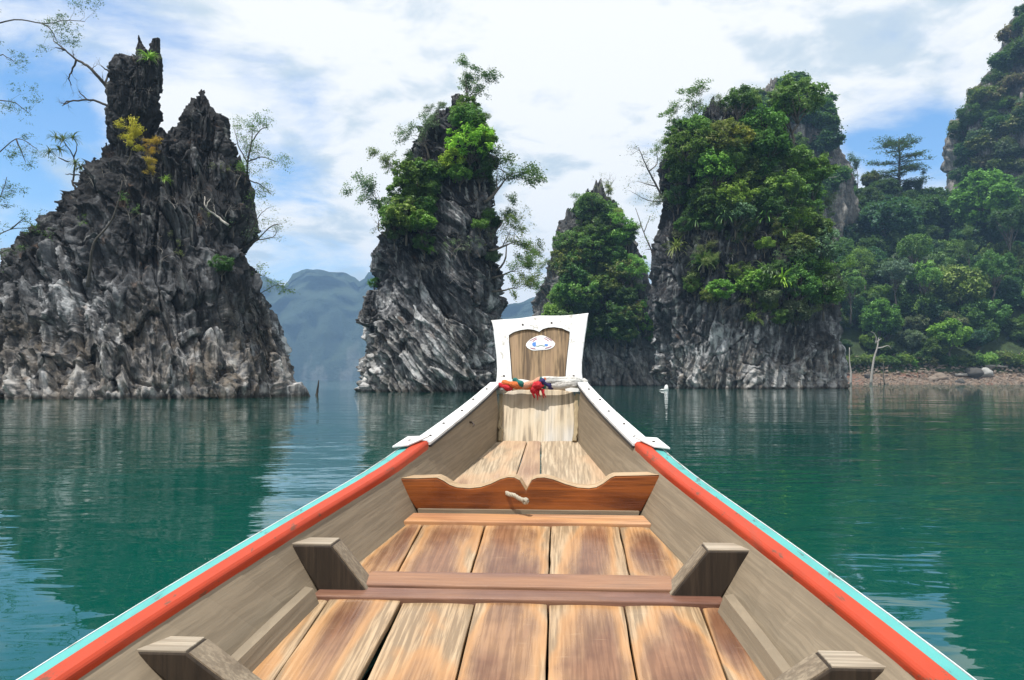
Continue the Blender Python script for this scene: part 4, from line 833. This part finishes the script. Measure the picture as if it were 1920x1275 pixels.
def shore():
    M['stone'] = flat('shore_stone', (.25, .20, .16), .9, 0, .6); M['stone_dark'] = flat('dark_shore_stone', (.09, .085, .08), .9, 0, .6); M['stone_pale'] = flat('pale_shore_stone', (.46, .45, .43), .9, 0, .5)
    for px, py, s, m_, lab in ((1825, 700, 2.6, 'stone_dark', 'dark boulder on the right shore left of the pale boulder'), (1846, 699, 2.2, 'stone_pale', 'pale rounded boulder on the right shore'), (1762, 709, 2.2, 'stone', 'tan boulder half sunk in the red bank at the waterline'), (1748, 712, 1.7, 'stone', 'smaller tan boulder left of the one in the red bank'), (1800, 717, 1.5, 'stone_dark', 'low dark stone at the edge of the right shore'), (1628, 706, 1.3, 'stone_dark', 'dark stone on the shore near the dead trunks')):
        p = on_hill(px, py); boulder('boulder', lab, px, py, p[1] - .3, s, int(px), m_)
    r = np.random.default_rng(8); mb = MB()
    for i in range(1500):
        px = r.uniform(1555, 2000); p = on_hill_fast(px, r.uniform(0.0, 1)); s = r.uniform(.14, .55); q = r.normal(size=(8, 3)) * .25
        bot = [p + np.array((x, y, -.4)) * s + q[k] * s for k, (x, y) in enumerate(((-1, -1), (1, -1), (1, 1), (-1, 1)))]; top = [p + np.array((x * .7, y * .7, .55)) * s + q[k + 4] * s for k, (x, y) in enumerate(((-1, -1), (1, -1), (1, 1), (-1, 1)))]
        mb.hexa(bot, top)
    o = mb.build('gravel', M['stone']); tag(o, 'loose tan stones covering the bare shore', None, None, 'stuff')
    for (x0, y0, x1, y1, lab) in ((1845, 690, 1888, 692, 'grey driftwood log lying at the top of the right shore'), (1790, 706, 1862, 707, 'long thin driftwood log lying halfway down the right shore')):
        a, b = on_hill(x0, y0), on_hill(x1, y1); mb = MB(); md = (a + b) / 2 + (0, -.4, .5); mb.tube([a + (0, -.3, .35), md, b + (0, -.3, .3)], [.45, .4, .25], 7); mb.tube([md, md + (1.2, -.3, .8)], [.18, .06], 5)
        tag(mb.build('driftwood_log', M['bark_pale'], None, True), lab, 'log')
def on_hill_fast(px, t):
    Y = YS + .2 + t * 9; X = (px - CX) / F * Y; return np.array((X, Y, float(hill_z(np.array([X]), np.array([Y]))[0])))
shore()
def floating_float():
    Y = 100.0; k = Y / F; base = np.array(W(1249, 733, Y)); base[2] = 0; e = thing('float', 'small white float bobbing at the foot of the right islet', 'float', tuple(base))
    mb = MB(); mb.tube([(0, 0, -.1), (.02, 0, .35), (.05, 0, .8), (.1, 0, .98), (.12, 0, 1.05)], [.42, .40, .32, .18, .12], 12); mb.build('jug', M['plastic'], e, True); e.scale = (.7, .7, .7)
    mb = MB(); mb.tube([(-.35, 0, .12), (-.8, .05, .16), (-1.2, .05, .10)], [.16, .12, .04], 8); mb.build('handle', M['plastic'], e, True)
floating_float()

# ------------------------------------------------------------------ the boat
AL = math.atan(.064); X0 = -.135
def L(px, py, Y):                        # pixel at distance Y -> boat coordinates (across, along, up)
    p = W(px, py, Y); dx = p[0] - X0
    return np.array((dx * math.cos(AL) - Y * math.sin(AL), dx * math.sin(AL) + Y * math.cos(AL), p[2]))
TW = np.array([(-2.2, 1.10, -1.16), (-1, 1.09, -1.02), (0, 1.05, -.88), (1.0, .97, -.735), (1.75, .84, -.608), (2.36, .695, -.50), (3.1, .53, -.388), (3.42, .458, -.315), (4.0, .335, -.185), (4.5, .243, -.066), (4.62, .225, -.03)])
TF = np.array([(-2.2, .86), (0, .80), (1.0, .735), (1.86, .655), (2.36, .60), (3.1, .44), (3.66, .36), (4.5, .225)])
def smooth_interp(t, xs, ys):
    v = np.interp(t, xs, ys); h = .18; return (np.interp(t - h, xs, ys) + 2 * v + np.interp(t + h, xs, ys)) / 4
def rw(t): return float(smooth_interp(t, TW[:, 0], TW[:, 1]))
def rz(t): return CZ + float(smooth_interp(t, TW[:, 0], TW[:, 2]))
def fw(t): return float(smooth_interp(t, TF[:, 0], TF[:, 1]))
def fz(t): return CZ - 1.0 + .147 * t
def sweep(name, mat, parent, t0, t1, n, section, side, bevel=0):
    """section(t) -> list of (across, up) for the starboard side; side -1 mirrors it"""
    mb = MB(); ts = np.linspace(t0, t1, n); secs = [section(t) for t in ts]; k = len(secs[0])
    V = [(side * a, t, z) for t, s in zip(ts, secs) for a, z in s]
    Fs = [(i * k + j, i * k + (j + 1) % k, (i + 1) * k + (j + 1) % k, (i + 1) * k + j) for i in range(n - 1) for j in range(k)] + [tuple(range(k))[::-1], tuple((n - 1) * k + j for j in range(k))]
    if side < 0: Fs = [f[::-1] for f in Fs]
    mb.add(V, Fs); return mb.build(name, mat, parent, False, bevel)
def build_boat():
    boat = thing('longtail_boat', 'wooden longtail boat bow with orange and turquoise rails pointing at the islets', 'boat', (X0, 0, 0)); boat.rotation_euler = (0, 0, -AL)
    # hull skin outside, bilge sheet inside coloured near black as shade under the floor
    for s in (-1, 1):
        sweep('hull_side', M['hull'], boat, -2.2, 4.55, 40, lambda t: [(rw(t) + .088, rz(t) - .01), (rw(t) + .06, rz(t) - .01), (fw(t) * .78, fz(t) - .30), (fw(t) * .78 + .02, fz(t) - .32)], s)
        sweep('side_plank', M['side'], boat, -2.2, 4.52, 48, lambda t: [(fw(t) - .02, fz(t) - .06), (rw(t) + .004, rz(t) + .02), (rw(t) + .034, rz(t) + .02), (fw(t) + .012, fz(t) - .07)], s)
        # lower strake visible where the floor meets the side
        sweep('inner_strake', M['side'], boat, -.5, 2.26, 14, lambda t: [(fw(t) - .030, fz(t) - .02), (fw(t) - .005, fz(t) + .045), (fw(t) + .02, fz(t) + .05), (fw(t) + .01, fz(t) - .03)], s)
        def red(t): a, z = rw(t), rz(t); return [(a, z), (a - .003, z + .034), (a + .007, z + .043), (a + .042, z + .047), (a + .050, z + .043), (a + .050, z)]
        sweep('red_rail', M['red'], boat, -2.2, 3.42, 40, red, s, .006)
        def turq(t): a, z = rw(t) + .0525, rz(t); return [(a, z - .03), (a, z + .040), (a + .036, z + .037), (a + .041, z + .031), (a + .038, z - .04)]
        sweep('turquoise_rail', M['turq'], boat, -2.2, 3.40, 40, turq, s, .003)
        def line(t): a, z = rw(t) + .0955, rz(t); return [(a, z - .05), (a, z + .034), (a + .0025, z + .034), (a + .0025, z - .05)]
        sweep('rubbing_strip', M['white'], boat, -2.2, 3.40, 30, line, s)
        # white sheet-metal trim on the bow gunwale
        def trim(t):
            k = min(1, (t - 3.36) / 1.2); a, z = rw(t), rz(t); w_ = .080 - .024 * k; return [(a - .006, z + .022), (a - .006, z + .034), (a + w_, z + .036 - .004 * k), (a + w_ + .004, z + .0), (a + w_, z + .012)]
        tr = sweep('bow_trim', M['white'], boat, 3.425, 4.60, 26, trim, s)
        for i, t in enumerate((3.52, 3.72, 3.95, 4.18, 4.4)):
            mb = MB(); a, z = rw(t) + .03 + .012 * (i % 2), rz(t) + .036; mb.tube([(s * a, t, z - .004), (s * a, t, z + .004)], [.008, .006], 8); mb.build('screw', M['screw'], tr)
        def under(t): a, z = rw(t), rz(t); return [(a - .010, z + .012), (a - .010, z + .0205), (a + .03, z + .0205), (a + .03, z + .012)]
        sweep('trim_backing', M['edge_line'], boat, 3.43, 4.58, 20, under, s)
        mb = MB(); t0, t1 = 3.31, 3.445; z0, z1 = rz(t0) + .055, rz(t1) + .055
        q = [(s * (rw(t0) + .045), t0, z0), (s * (rw(t0) + .112), t0 - .02, z0 - .006), (s * (rw(t1) + .108), t1 + .01, z1 - .006), (s * (rw(t1) + .004), t1, z1)]
        if s < 0: q = q[::-1]
        mb.hexa([np.add(p, (0, 0, -.004)) for p in q], [np.add(p, (0, 0, .004)) for p in q]); cp = mb.build('end_plate', M['white'], boat, False, .002)
        mb = MB(); c = np.mean(q, 0); mb.tube([c + (0, 0, .002), c + (0, 0, .008)], [.008, .006], 8); mb.build('screw', M['screw'], cp)
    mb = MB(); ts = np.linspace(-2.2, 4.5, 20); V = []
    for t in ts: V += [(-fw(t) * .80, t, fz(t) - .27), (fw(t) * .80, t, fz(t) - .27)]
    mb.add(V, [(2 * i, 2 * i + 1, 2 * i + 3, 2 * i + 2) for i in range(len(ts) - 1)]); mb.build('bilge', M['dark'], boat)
    mb = MB(); mb.hexa([(-1.05, -2.3, -.25), (1.05, -2.3, -.25), (1.05, -2.2, -.25), (-1.05, -2.2, -.25)], [(-1.2, -2.3, rz(-2.2)), (1.2, -2.3, rz(-2.2)), (1.2, -2.2, rz(-2.2)), (-1.2, -2.2, rz(-2.2))]); mb.build('stern_bulkhead', M['side'], boat)
    # floor planks
    rr = np.random.default_rng(4)
    def plank(mat, ua0, ub0, t0, ua1, ub1, t1, dz=0.0, thick=.022, n=10):
        """near edge (ua0..ub0 at t0), far edge (ua1..ub1 at t1), clipped by the hull"""
        V = []; mid = []; ts = np.linspace(t0, t1, n); K = 5
        jit = rr.normal(size=(n, 2)) * .0008
        for i, t in enumerate(ts):
            k = i / (n - 1); a = ua0 + (ua1 - ua0) * k + jit[i, 0]; b = ub0 + (ub1 - ub0) * k + jit[i, 1]; lim = fw(t) + .004
            a, b = max(a, -lim), min(b, lim)
            for j in range(K):
                w_ = j / (K - 1); cup = -.003 * (2 * w_ - 1) ** 2; V.append((a + (b - a) * w_, t, fz(t) + dz + cup)); mid.append(1 - abs(2 * w_ - 1) ** 2 * .9 - .35 * (abs(2 * k - 1) ** 6))
        nb = len(V); V += [(x, y, z - thick) for x, y, z in V]; mid += mid; Fs = []
        for i in range(n - 1):
            for j in range(K - 1):
                q = i * K + j; Fs += [(q, q + 1, q + K + 1, q + K), (nb + q, nb + q + K, nb + q + K + 1, nb + q + 1)]
            Fs += [(i * K, (i + 1) * K, nb + (i + 1) * K, nb + i * K), (i * K + K - 1, nb + i * K + K - 1, nb + (i + 1) * K + K - 1, (i + 1) * K + K - 1)]
        for j in range(K - 1): Fs += [(j, nb + j, nb + j + 1, j + 1), ((n - 1) * K + j, (n - 1) * K + j + 1, nb + (n - 1) * K + j + 1, nb + (n - 1) * K + j)]
        me = mesh('floor_plank', V, Fs, False, {'mid': ('POINT', mid)}); o = obj('floor_plank', me, mat, boat)
        bv = o.modifiers.new('bevel', 'BEVEL'); bv.width = .0035; bv.segments = 2; bv.limit_method = 'ANGLE'; bv.angle_limit = math.radians(50); return o
    g = .0028
    s2 = [-.70, -.405, -.161, .095, .357, .70]
    for a, b in zip(s2[:-1], s2[1:]): plank(M['plank'], a + g, b - g, 2.44, a + g, b - g, 2.985, rr.normal() * .0015)
    # near section: (near left, near right, far left, far right)
    for a0, b0, a1, b1, dz in ((-.80, -.560, -.70, -.570, 0), (-.552, -.378, -.565, -.346, .004), (-.336, -.120, -.340, -.126, -.003), (-.114, .100, -.120, .095, .001), (.106, .312, .100, .317, -.001), (.318, .52, .322, .540, .001), (.527, .80, .547, .70, -.002)):
        plank(M['plank'], a0, b0, 1.18, a1, b1, 2.30, dz)
    for a, b in zip([-.85, -.55, -.28, 0, .28, .55], [-.553, -.283, -.003, .277, .547, .85]): plank(M['plank'], a, b, -2.15, a, b, 1.02, 0)
    s0 = [-.50, -.128, .034, .50]
    fa = [(-.6, -.062), (-.057, .0165), (.0215, .6)]
    for (n0, n1), (f0, f1) in zip(((-.6, -.098), (-.093, .046), (.051, .6)), fa): plank(M['plank_pale'], n0, n1, 3.19, f0, f1, 4.43, .0)
    def beam(mat, t0, t1, z0, h, inset=.0, name='cross_beam'):
        mb = MB(); bot = []; top = []
        for x_, t in ((-1, t0), (1, t0), (1, t1), (-1, t1)):
            w_ = fw(t) + .012 - inset; bot.append((x_ * w_, t, fz(t) + z0 - .03)); top.append((x_ * w_, t, fz(t) + z0 + h))
        mb.hexa(bot, top); return mb.build(name, mat, boat, False, .004)
    beam(M['beam'], 2.285, 2.355, .0, .012); beam(M['beam'], 2.357, 2.462, .0, .020, .11)
    beam(M['beam_light'], 2.975, 3.075, .0, .012); beam(M['beam'], 1.03, 1.17, .0, .018)
    mb = MB(); t = 3.083; mb.hexa([(-.435, t, fz(t) - .02), (.435, t, fz(t) - .02), (.43, t + .03, fz(t) - .02), (-.43, t + .03, fz(t) - .02)], [(-.445, t, fz(t) + .024), (.445, t, fz(t) + .024), (.44, t + .03, fz(t) + .024), (-.44, t + .03, fz(t) + .024)]); mb.build('board_foot', M['side'], boat)
    # ribs
    for t, sc_ in ((2.33, 1.0), (1.70, 1.0), (.6, 1.0)):
        for s in (-1, 1):
            zt, zb = rz(t) - .003, fz(t) - .012; wo = rw(t) + .003; wf = fw(t) + .0; th = .10
            prof = [(wf, zb), (wo, zt), (wo - .135, zt), (wf - .155, zb)]
            fr = [(s * a, t, z) for a, z in prof]
            if s < 0: fr = fr[::-1]
            mb = MB(); mb.prism(fr[::-1], (0, th, 0)); rb = mb.build('rib', M['rib'], boat, False, .006)
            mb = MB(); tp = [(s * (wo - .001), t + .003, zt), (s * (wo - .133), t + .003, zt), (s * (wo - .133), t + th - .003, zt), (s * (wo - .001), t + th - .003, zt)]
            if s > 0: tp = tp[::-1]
            mb.hexa([np.add(p, (0, 0, -.004)) for p in tp], [np.add(p, (0, 0, .004)) for p in tp]); mb.build('lit_top', M['rib_top'], rb, False, .002)  # thin pale cap painting the lit top of the rib
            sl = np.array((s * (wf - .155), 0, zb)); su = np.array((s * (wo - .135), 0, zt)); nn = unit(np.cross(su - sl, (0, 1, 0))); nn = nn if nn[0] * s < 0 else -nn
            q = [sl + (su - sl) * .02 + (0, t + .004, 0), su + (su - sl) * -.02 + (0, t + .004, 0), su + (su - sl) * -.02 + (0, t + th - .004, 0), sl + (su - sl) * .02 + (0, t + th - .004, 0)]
            mb = MB(); mb.hexa([p - nn * .004 for p in q], [p + nn * .003 for p in q]); mb.build('worn_lit_face', M['rib_face'], rb)  # paler inboard face, wear and painted light together
    # carved breast board
    k5 = lambda x, y: (700 + x * .345, 560 + y * .345)
    top = [(110, 985), (230, 985), (340, 980), (375, 995), (410, 1018), (450, 1032), (520, 1037), (580, 1030), (640, 1010), (690, 985), (730, 974), (765, 975), (795, 990), (815, 1022), (830, 1047), (845, 1020), (862, 988), (890, 976), (930, 974), (980, 985), (1040, 1008), (1110, 1027), (1170, 1031), (1210, 1025), (1250, 1003), (1285, 975), (1312, 963), (1420, 960), (1560, 955)]
    tb = 3.10; poly = [L(*k5(*p), tb) for p in top]
    poly = [np.array((p[0], tb, p[2])) for p in poly]
    poly = [np.array((-fw(tb) - .01, tb, fz(tb) + .018))] + poly + [np.array((fw(tb) + .01, tb, fz(tb) + .018))]
    poly[1][0] = -rw(tb) - .005; poly[-2][0] = rw(tb) + .005
    mb = MB(); mb.prism(poly, (0, .12, 0)); bb = mb.build('breast_board', M['varnish'], boat, False, .004)
    mb = MB(); ed = poly[1:-1]
    for a, b in zip(ed[:-1], ed[1:]):
        mb.add([a + (0, .004, .003), b + (0, .004, .003), b + (0, .116, .003), a + (0, .116, .003)], [(0, 1, 2, 3)])
    mb.build('pale_edge', M['board_top'], bb)  # paler strip along the top of the board
    # bow post
    def pz(y, Y): return CZ - (y - HY) / F * Y
    mb = MB(); b0, b1 = 4.40, 4.63; zb, zt = fz(4.40) - .02, pz(731, 4.63)
    prof = [(-.214, zb), (.208, zb), (.215, zb + .12), (.222, zt - .05), (.205, zt - .012), (.12, zt), (-.12, zt), (-.205, zt - .012), (-.222, zt - .05), (-.218, zb + .12)]
    fr = [(x, b0 + (b1 - b0) * (z - zb) / (zt - zb), z) for x, z in prof]; mb.prism(fr, (0, .07, 0)); po = mb.build('bow_post', M['post'], boat, False, .008)
    r = np.random.default_rng(2)
    for s in (-1, 1):
        pts = [(s * (.216 + .012 * k + r.normal() * .003), b0 - .008 + (b1 - b0) * k, zb + .02 + (zt - zb - .05) * k) for k in np.linspace(0, 1, 14)]; mb = MB(); mb.tube(pts, [.011 + .005 * r.uniform() for _ in pts], 6); mb.build('caulking', M['fibre'], po)
    # prow board: wooden panel with a white sheet frame
    k6 = lambda x, y: (860 + x * .15625, 580 + y * .15625)
    Yb, Yt = 4.66, 4.84
    def onp(x, y, off=0.0):              # crop pixel -> point on the leaning prow face
        px, py = k6(x, y); k = (925 - y) / 870.0; Y = Yb + (Yt - Yb) * k; p = L(px, py, Y); p[1] -= off; return p
    outer = [(452, 990), (450, 930), (466, 850), (474, 720), (466, 560), (450, 420), (430, 280), (400, 140), (560, 132), (720, 122), (860, 102), (975, 88), (1120, 90), (1260, 88), (1400, 76), (1550, 55), (1530, 180), (1505, 330), (1485, 480), (1468, 640), (1466, 760), (1478, 860), (1492, 920), (1490, 990)]
    inner = [(640, 990), (640, 920), (638, 850), (630, 720), (622, 600), (612, 480), (604, 390), (603, 310), (660, 275), (740, 250), (830, 238), (905, 246), (968, 270), (1010, 238), (1070, 220), (1150, 214), (1240, 228), (1335, 272), (1325, 390), (1310, 520), (1298, 640), (1288, 750), (1282, 850), (1280, 990)]
    mb = MB(); mb.prism([onp(975 + (x - 975) * .985, y + 6, 0) for x, y in outer][::-1], (0, .045, .006)); pr = mb.build('prow_panel', M['prow_wood'], boat, False, .003)
    n = len(outer); mb = MB(); V = [onp(x, y, .012) for x, y in outer] + [onp(x, y, .012) for x, y in inner] + [onp(x, y, .003) for x, y in outer] + [onp(x, y, .003) for x, y in inner]; Fs = []
    for i in range(n - 1):
        Fs += [(i, i + 1, n + i + 1, n + i), (2 * n + i, 3 * n + i, 3 * n + i + 1, 2 * n + i + 1), (i, 2 * n + i, 2 * n + i + 1, i + 1), (n + i, n + i + 1, 3 * n + i + 1, 3 * n + i)]
    mb.add(V, [f[::-1] for f in Fs]); fr_ = mb.build('white_frame', M['white'], pr)
    for x, y in ((770, 187), (1115, 165), (545, 800), (1380, 800)):
        c = onp(x, y, .012); mb = MB(); mb.tube([c, c + (0, -.004, 0)], [.007, .005], 8); mb.build('screw', M['screw'], pr)
    mb = MB(); mb.tube([onp(x, y, .004) + (0, 0, 0) for x, y in outer[1:-1]], .0065, 6); mb.build('edge_bead', M['white'], pr, True)
    mb = MB(); mb.tube([onp(x, y, .0045) for x, y in inner[1:-1]], .0042, 5); mb.build('cutout_edge', M['edge_line'], pr, True)
    # oval badge
    kz = lambda x, y: ((980 + x * .03452 - 860) / .15625, (620 + y * .03451 - 580) / .15625)
    def patch(name, pts, off, mat, parent):
        q = [onp(*kz(*p), off) for p in pts]; c = np.mean(q, 0); m_ = len(q); mb = MB(); mb.add([c] + q, [(0, 1 + (i + 1) % m_, 1 + i) for i in range(m_)]); return mb.build(name, mat, parent)
    oval = [(175, 800), (200, 690), (280, 590), (420, 470), (600, 370), (780, 290), (950, 255), (1100, 262), (1260, 310), (1450, 410), (1600, 520), (1720, 620), (1765, 700), (1740, 800), (1660, 900), (1500, 985), (1300, 1035), (1100, 1045), (900, 1060), (700, 1078), (520, 1065), (380, 1010), (250, 920)]
    bd = patch('badge', oval, .003, M['ink_white'], pr)
    def stroke(name, pts, w_, mat):
        q = [onp(*kz(*p), .0045) for p in pts]; mb = MB(); V = []
        for i, p in enumerate(q):
            d = unit(q[min(i + 1, len(q) - 1)] - q[max(i - 1, 0)]); s_ = unit(np.cross(d, (0, 1, 0))); V += [p - s_ * w_, p + s_ * w_]
        mb.add(V, [(2 * i, 2 * i + 1, 2 * i + 3, 2 * i + 2) for i in range(len(q) - 1)]); mb.build(name, mat, bd)
    cx_, cy_ = 980, 690; stroke('badge_line', [(cx_ + (x - cx_) * .88, cy_ + (y - cy_) * .86) for x, y in oval + oval[:1]], .0011, M['ink_grey'])
    patch('badge_emblem', [(510, 720), (560, 640), (720, 620), (725, 850), (640, 870), (540, 820)], .0045, M['ink_blue'], bd)
    patch('badge_emblem', [(1190, 740), (1260, 715), (1390, 745), (1390, 800), (1300, 850), (1190, 840)], .0045, M['ink_blue'], bd)
    for pts in ([(390, 560), (560, 470), (740, 380)], [(540, 600), (660, 510), (780, 445)], [(1250, 360), (1420, 440), (1580, 540)], [(1170, 420), (1300, 490), (1420, 575)], [(420, 930), (560, 970), (700, 985)], [(1220, 955), (1380, 920), (1560, 855)]): stroke('badge_stroke', pts, .0022, M['ink_red'])
    stroke('badge_stroke', [(740, 840), (850, 850), (980, 800), (1100, 830), (1190, 850)], .0035, M['ink_green'])
    # unreadable numerals in the middle of the badge: only their strokes can be made out
    for pts in ([(830, 610), (900, 625), (910, 660), (840, 690), (850, 720), (920, 725)], [(960, 600), (1010, 600), (1000, 650), (950, 680)], [(1040, 690), (1110, 600), (1110, 690)]): stroke('badge_numeral', pts, .0007, M['ink_grey'])
    h = L(902, 792, 3.98); h[0] = -(fw(h[1]) + (rw(h[1]) - fw(h[1])) * (h[2] - fz(h[1])) / (rz(h[1]) - fz(h[1]))) + .012
    mb = MB(); mb.tube([h + (-.02, 0, 0), h, h + (.012, -.006, -.012), h + (.006, -.02, -.02)], [.006, .006, .005, .003], 6); mb.build('hook', M['screw'], boat, True)
    return boat
boat = build_boat()
BM = Matrix.Translation((X0, 0, 0)) @ Matrix.Rotation(-AL, 4, 'Z')
def build_scarf():
    e = thing('scarf', 'twisted white and multicoloured scarf with a red knot tied round the prow', 'scarf', (X0, 0, 0)); e.rotation_euler = (0, 0, -AL)
    kx = lambda x, y, Y: L(910 + x * .10417, 690 + y * .10417, Y)
    path = [kx(170, 400, 4.64), kx(280, 350, 4.585), kx(420, 315, 4.565), kx(640, 285, 4.56), kx(860, 285, 4.558), kx(1000, 275, 4.556), kx(1180, 265, 4.558), kx(1400, 275, 4.56), kx(1600, 285, 4.57), kx(1740, 300, 4.64)]
    path = np.array(path); s_ = np.linspace(0, 1, len(path))
    def pt(s): return np.array([np.interp(s, s_, path[:, i]) for i in range(3)])
    r = np.random.default_rng(6)
    def strand(name, col, s0, s1, ph, turns, rad, off, n=26):
        pts = []; rads = []
        for q in np.linspace(0, 1, n):
            s = s0 + (s1 - s0) * q; a = ph + turns * 2 * math.pi * q; p = pt(s) + np.array((0, -math.cos(a) * off, math.sin(a) * off)); pts.append(p); rads.append(1.22 * rad * (.8 + .2 * math.sin(q * 9 + ph)) * (.55 + .45 * math.sin(math.pi * min(1, max(0, q)) ) ** .4))
        mb = MB(); mb.tube(pts, rads, 8); mb.build(name, M['cloth_' + col], e, True)
    strand('cloth_band', 'white', 0, 1, .3, 1.2, .026, .010); strand('cloth_band', 'grey', 0, .30, 3.6, .5, .024, .014); strand('cloth_band', 'white', .30, 1, 2.2, .8, .022, .016)
    strand('cloth_band', 'white', .55, 1, 1.2, .1, .016, .026); strand('cloth_band', 'grey', .55, 1, .2, .08, .012, .026); strand('cloth_band', 'white', .55, 1, -.9, .1, .016, .025); strand('cloth_band', 'grey', .05, .4, 1.4, .3, .015, .022)
    strand('red_band', 'red', .07, .26, .9, -.30, .019, .024); strand('orange_band', 'orange', .14, .36, 1.3, -.34, .020, .025); strand('orange_band', 'peach', .32, .56, -1.0, .38, .018, .024); strand('orange_band', 'orange', .36, .52, -1.2, .2, .012, .030)
    strand('teal_band', 'teal', .27, .36, 1.4, -.32, .018, .027); strand('navy_band', 'navy', .55, .70, .8, -.36, .020, .024); strand('navy_band', 'teal', .56, .68, -.6, -.1, .016, .024)
    # wrap behind the prow
    back = [path[0], path[0] + (-.012, .06, .01), path[0] + (.03, .17, .02), path[-1] + (-.03, .17, .02), path[-1] + (.012, .06, .01), path[-1]]; mb = MB(); mb.tube(back, .03, 8); mb.build('back_wrap', M['cloth_white'], e, True)
    k0 = kx(965, 320, 4.53)
    def blob(name, col, c, size, seed):
        n, m_ = 22, 14; P = np.array([(math.cos(a) * math.cos(b), math.sin(a) * math.cos(b), math.sin(b)) for b in np.linspace(-math.pi / 2, math.pi / 2, m_) for a in np.linspace(0, 2 * math.pi, n, endpoint=False)])
        d = 1 + .3 * fbm(P * 2.6 + seed, seed, 3); V = P * d[:, None] * np.array(size) + c; i = np.arange(m_ - 1)[:, None] * n; j = np.arange(n)[None]
        Fc = np.stack([i + j, i + (j + 1) % n, i + n + (j + 1) % n, i + n + j], 2).reshape(-1, 4); obj(name, mesh(name, V, Fc, True), M['cloth_' + col], e)
    blob('knot', 'red', k0 + (-.006, 0, 0), (.034, .03, .026), 3); blob('knot', 'red', k0 + (-.03, .0, -.022), (.024, .022, .024), 4)
    blob('knot', 'teal', kx(1000, 215, 4.54), (.013, .015, .018), 5); blob('knot', 'orange', kx(1065, 255, 4.54), (.012, .016, .026), 6)
    for k in range(7):
        a = k0 + (-.045 + .012 * k, -.004, -.02); mb = MB(); mb.tube([a, a + (r.normal() * .006, -.008, -.022), a + (r.normal() * .01, -.004, -.045 - .02 * r.uniform())], [.007, .006, .002], 5); mb.build('tassel', M['cloth_red'], e, True)
build_scarf()
def build_rope():
    e = thing('rope', 'short knotted rope end hanging from the carved board', 'rope', (X0, 0, 0)); e.rotation_euler = (0, 0, -AL)
    kx = lambda x, y, Y: L(900 + x * .09414, 890 + y * .09412, Y)
    P = np.array([kx(520, 360, 3.105), kx(590, 395, 3.075), kx(680, 410, 3.06), kx(770, 470, 3.05), kx(860, 510, 3.04)]); s_ = np.linspace(0, 1, 5); pt = lambda s: np.array([np.interp(s, s_, P[:, i]) for i in range(3)])
    for ph in (0, 2.1, 4.2):
        mb = MB(); mb.tube([pt(q) + np.array((0, math.cos(ph + q * 15), math.sin(ph + q * 15))) * .0048 for q in np.linspace(0, 1, 30)], .0052, 6); mb.build('strand', M['rope'], e, True)
    c = kx(905, 525, 3.035)
    for k, (a, b) in enumerate((((1, 0, .3), (0, 1, .4)), ((.3, .2, 1), (1, .5, 0)), ((0, 1, -.5), (.8, 0, .6)))):
        a = unit(np.array(a, float)); b = unit(np.cross(a, np.array(b, float))); mb = MB(); mb.tube([c + (a * math.cos(t) + b * math.sin(t)) * .0095 for t in np.linspace(0, 6.0, 16)], .0058, 6); mb.build('knot', M['rope'], e, True)
build_rope()

# ------------------------------------------------------------------ haze
def build_haze():
    mb = MB(); x, y0, y1, z0, z1 = 3060, -110, 2760, -6.0, 385
    mb.hexa([(-x, y0, z0), (x, y0, z0), (x, y1, z0), (-x, y1, z0)], [(-x, y0, z1), (x, y0, z1), (x, y1, z1), (-x, y1, z1)])
    m = bpy.data.materials.new('haze'); m.use_nodes = True; nt = m.node_tree
    for n in list(nt.nodes): nt.nodes.remove(n)
    out = nt.nodes.new('ShaderNodeOutputMaterial'); v = nt.nodes.new('ShaderNodeVolumePrincipled'); nt.links.new(v.outputs[0], out.inputs['Volume'])
    v.inputs['Color'].default_value = (.36, .62, 1.0, 1); v.inputs['Density'].default_value = HAZE; v.inputs['Anisotropy'].default_value = 0.1
    o = mb.build('haze', m); tag(o, 'thin blue haze over the lake', None, None, 'stuff')
HAZE = .00024
build_haze()
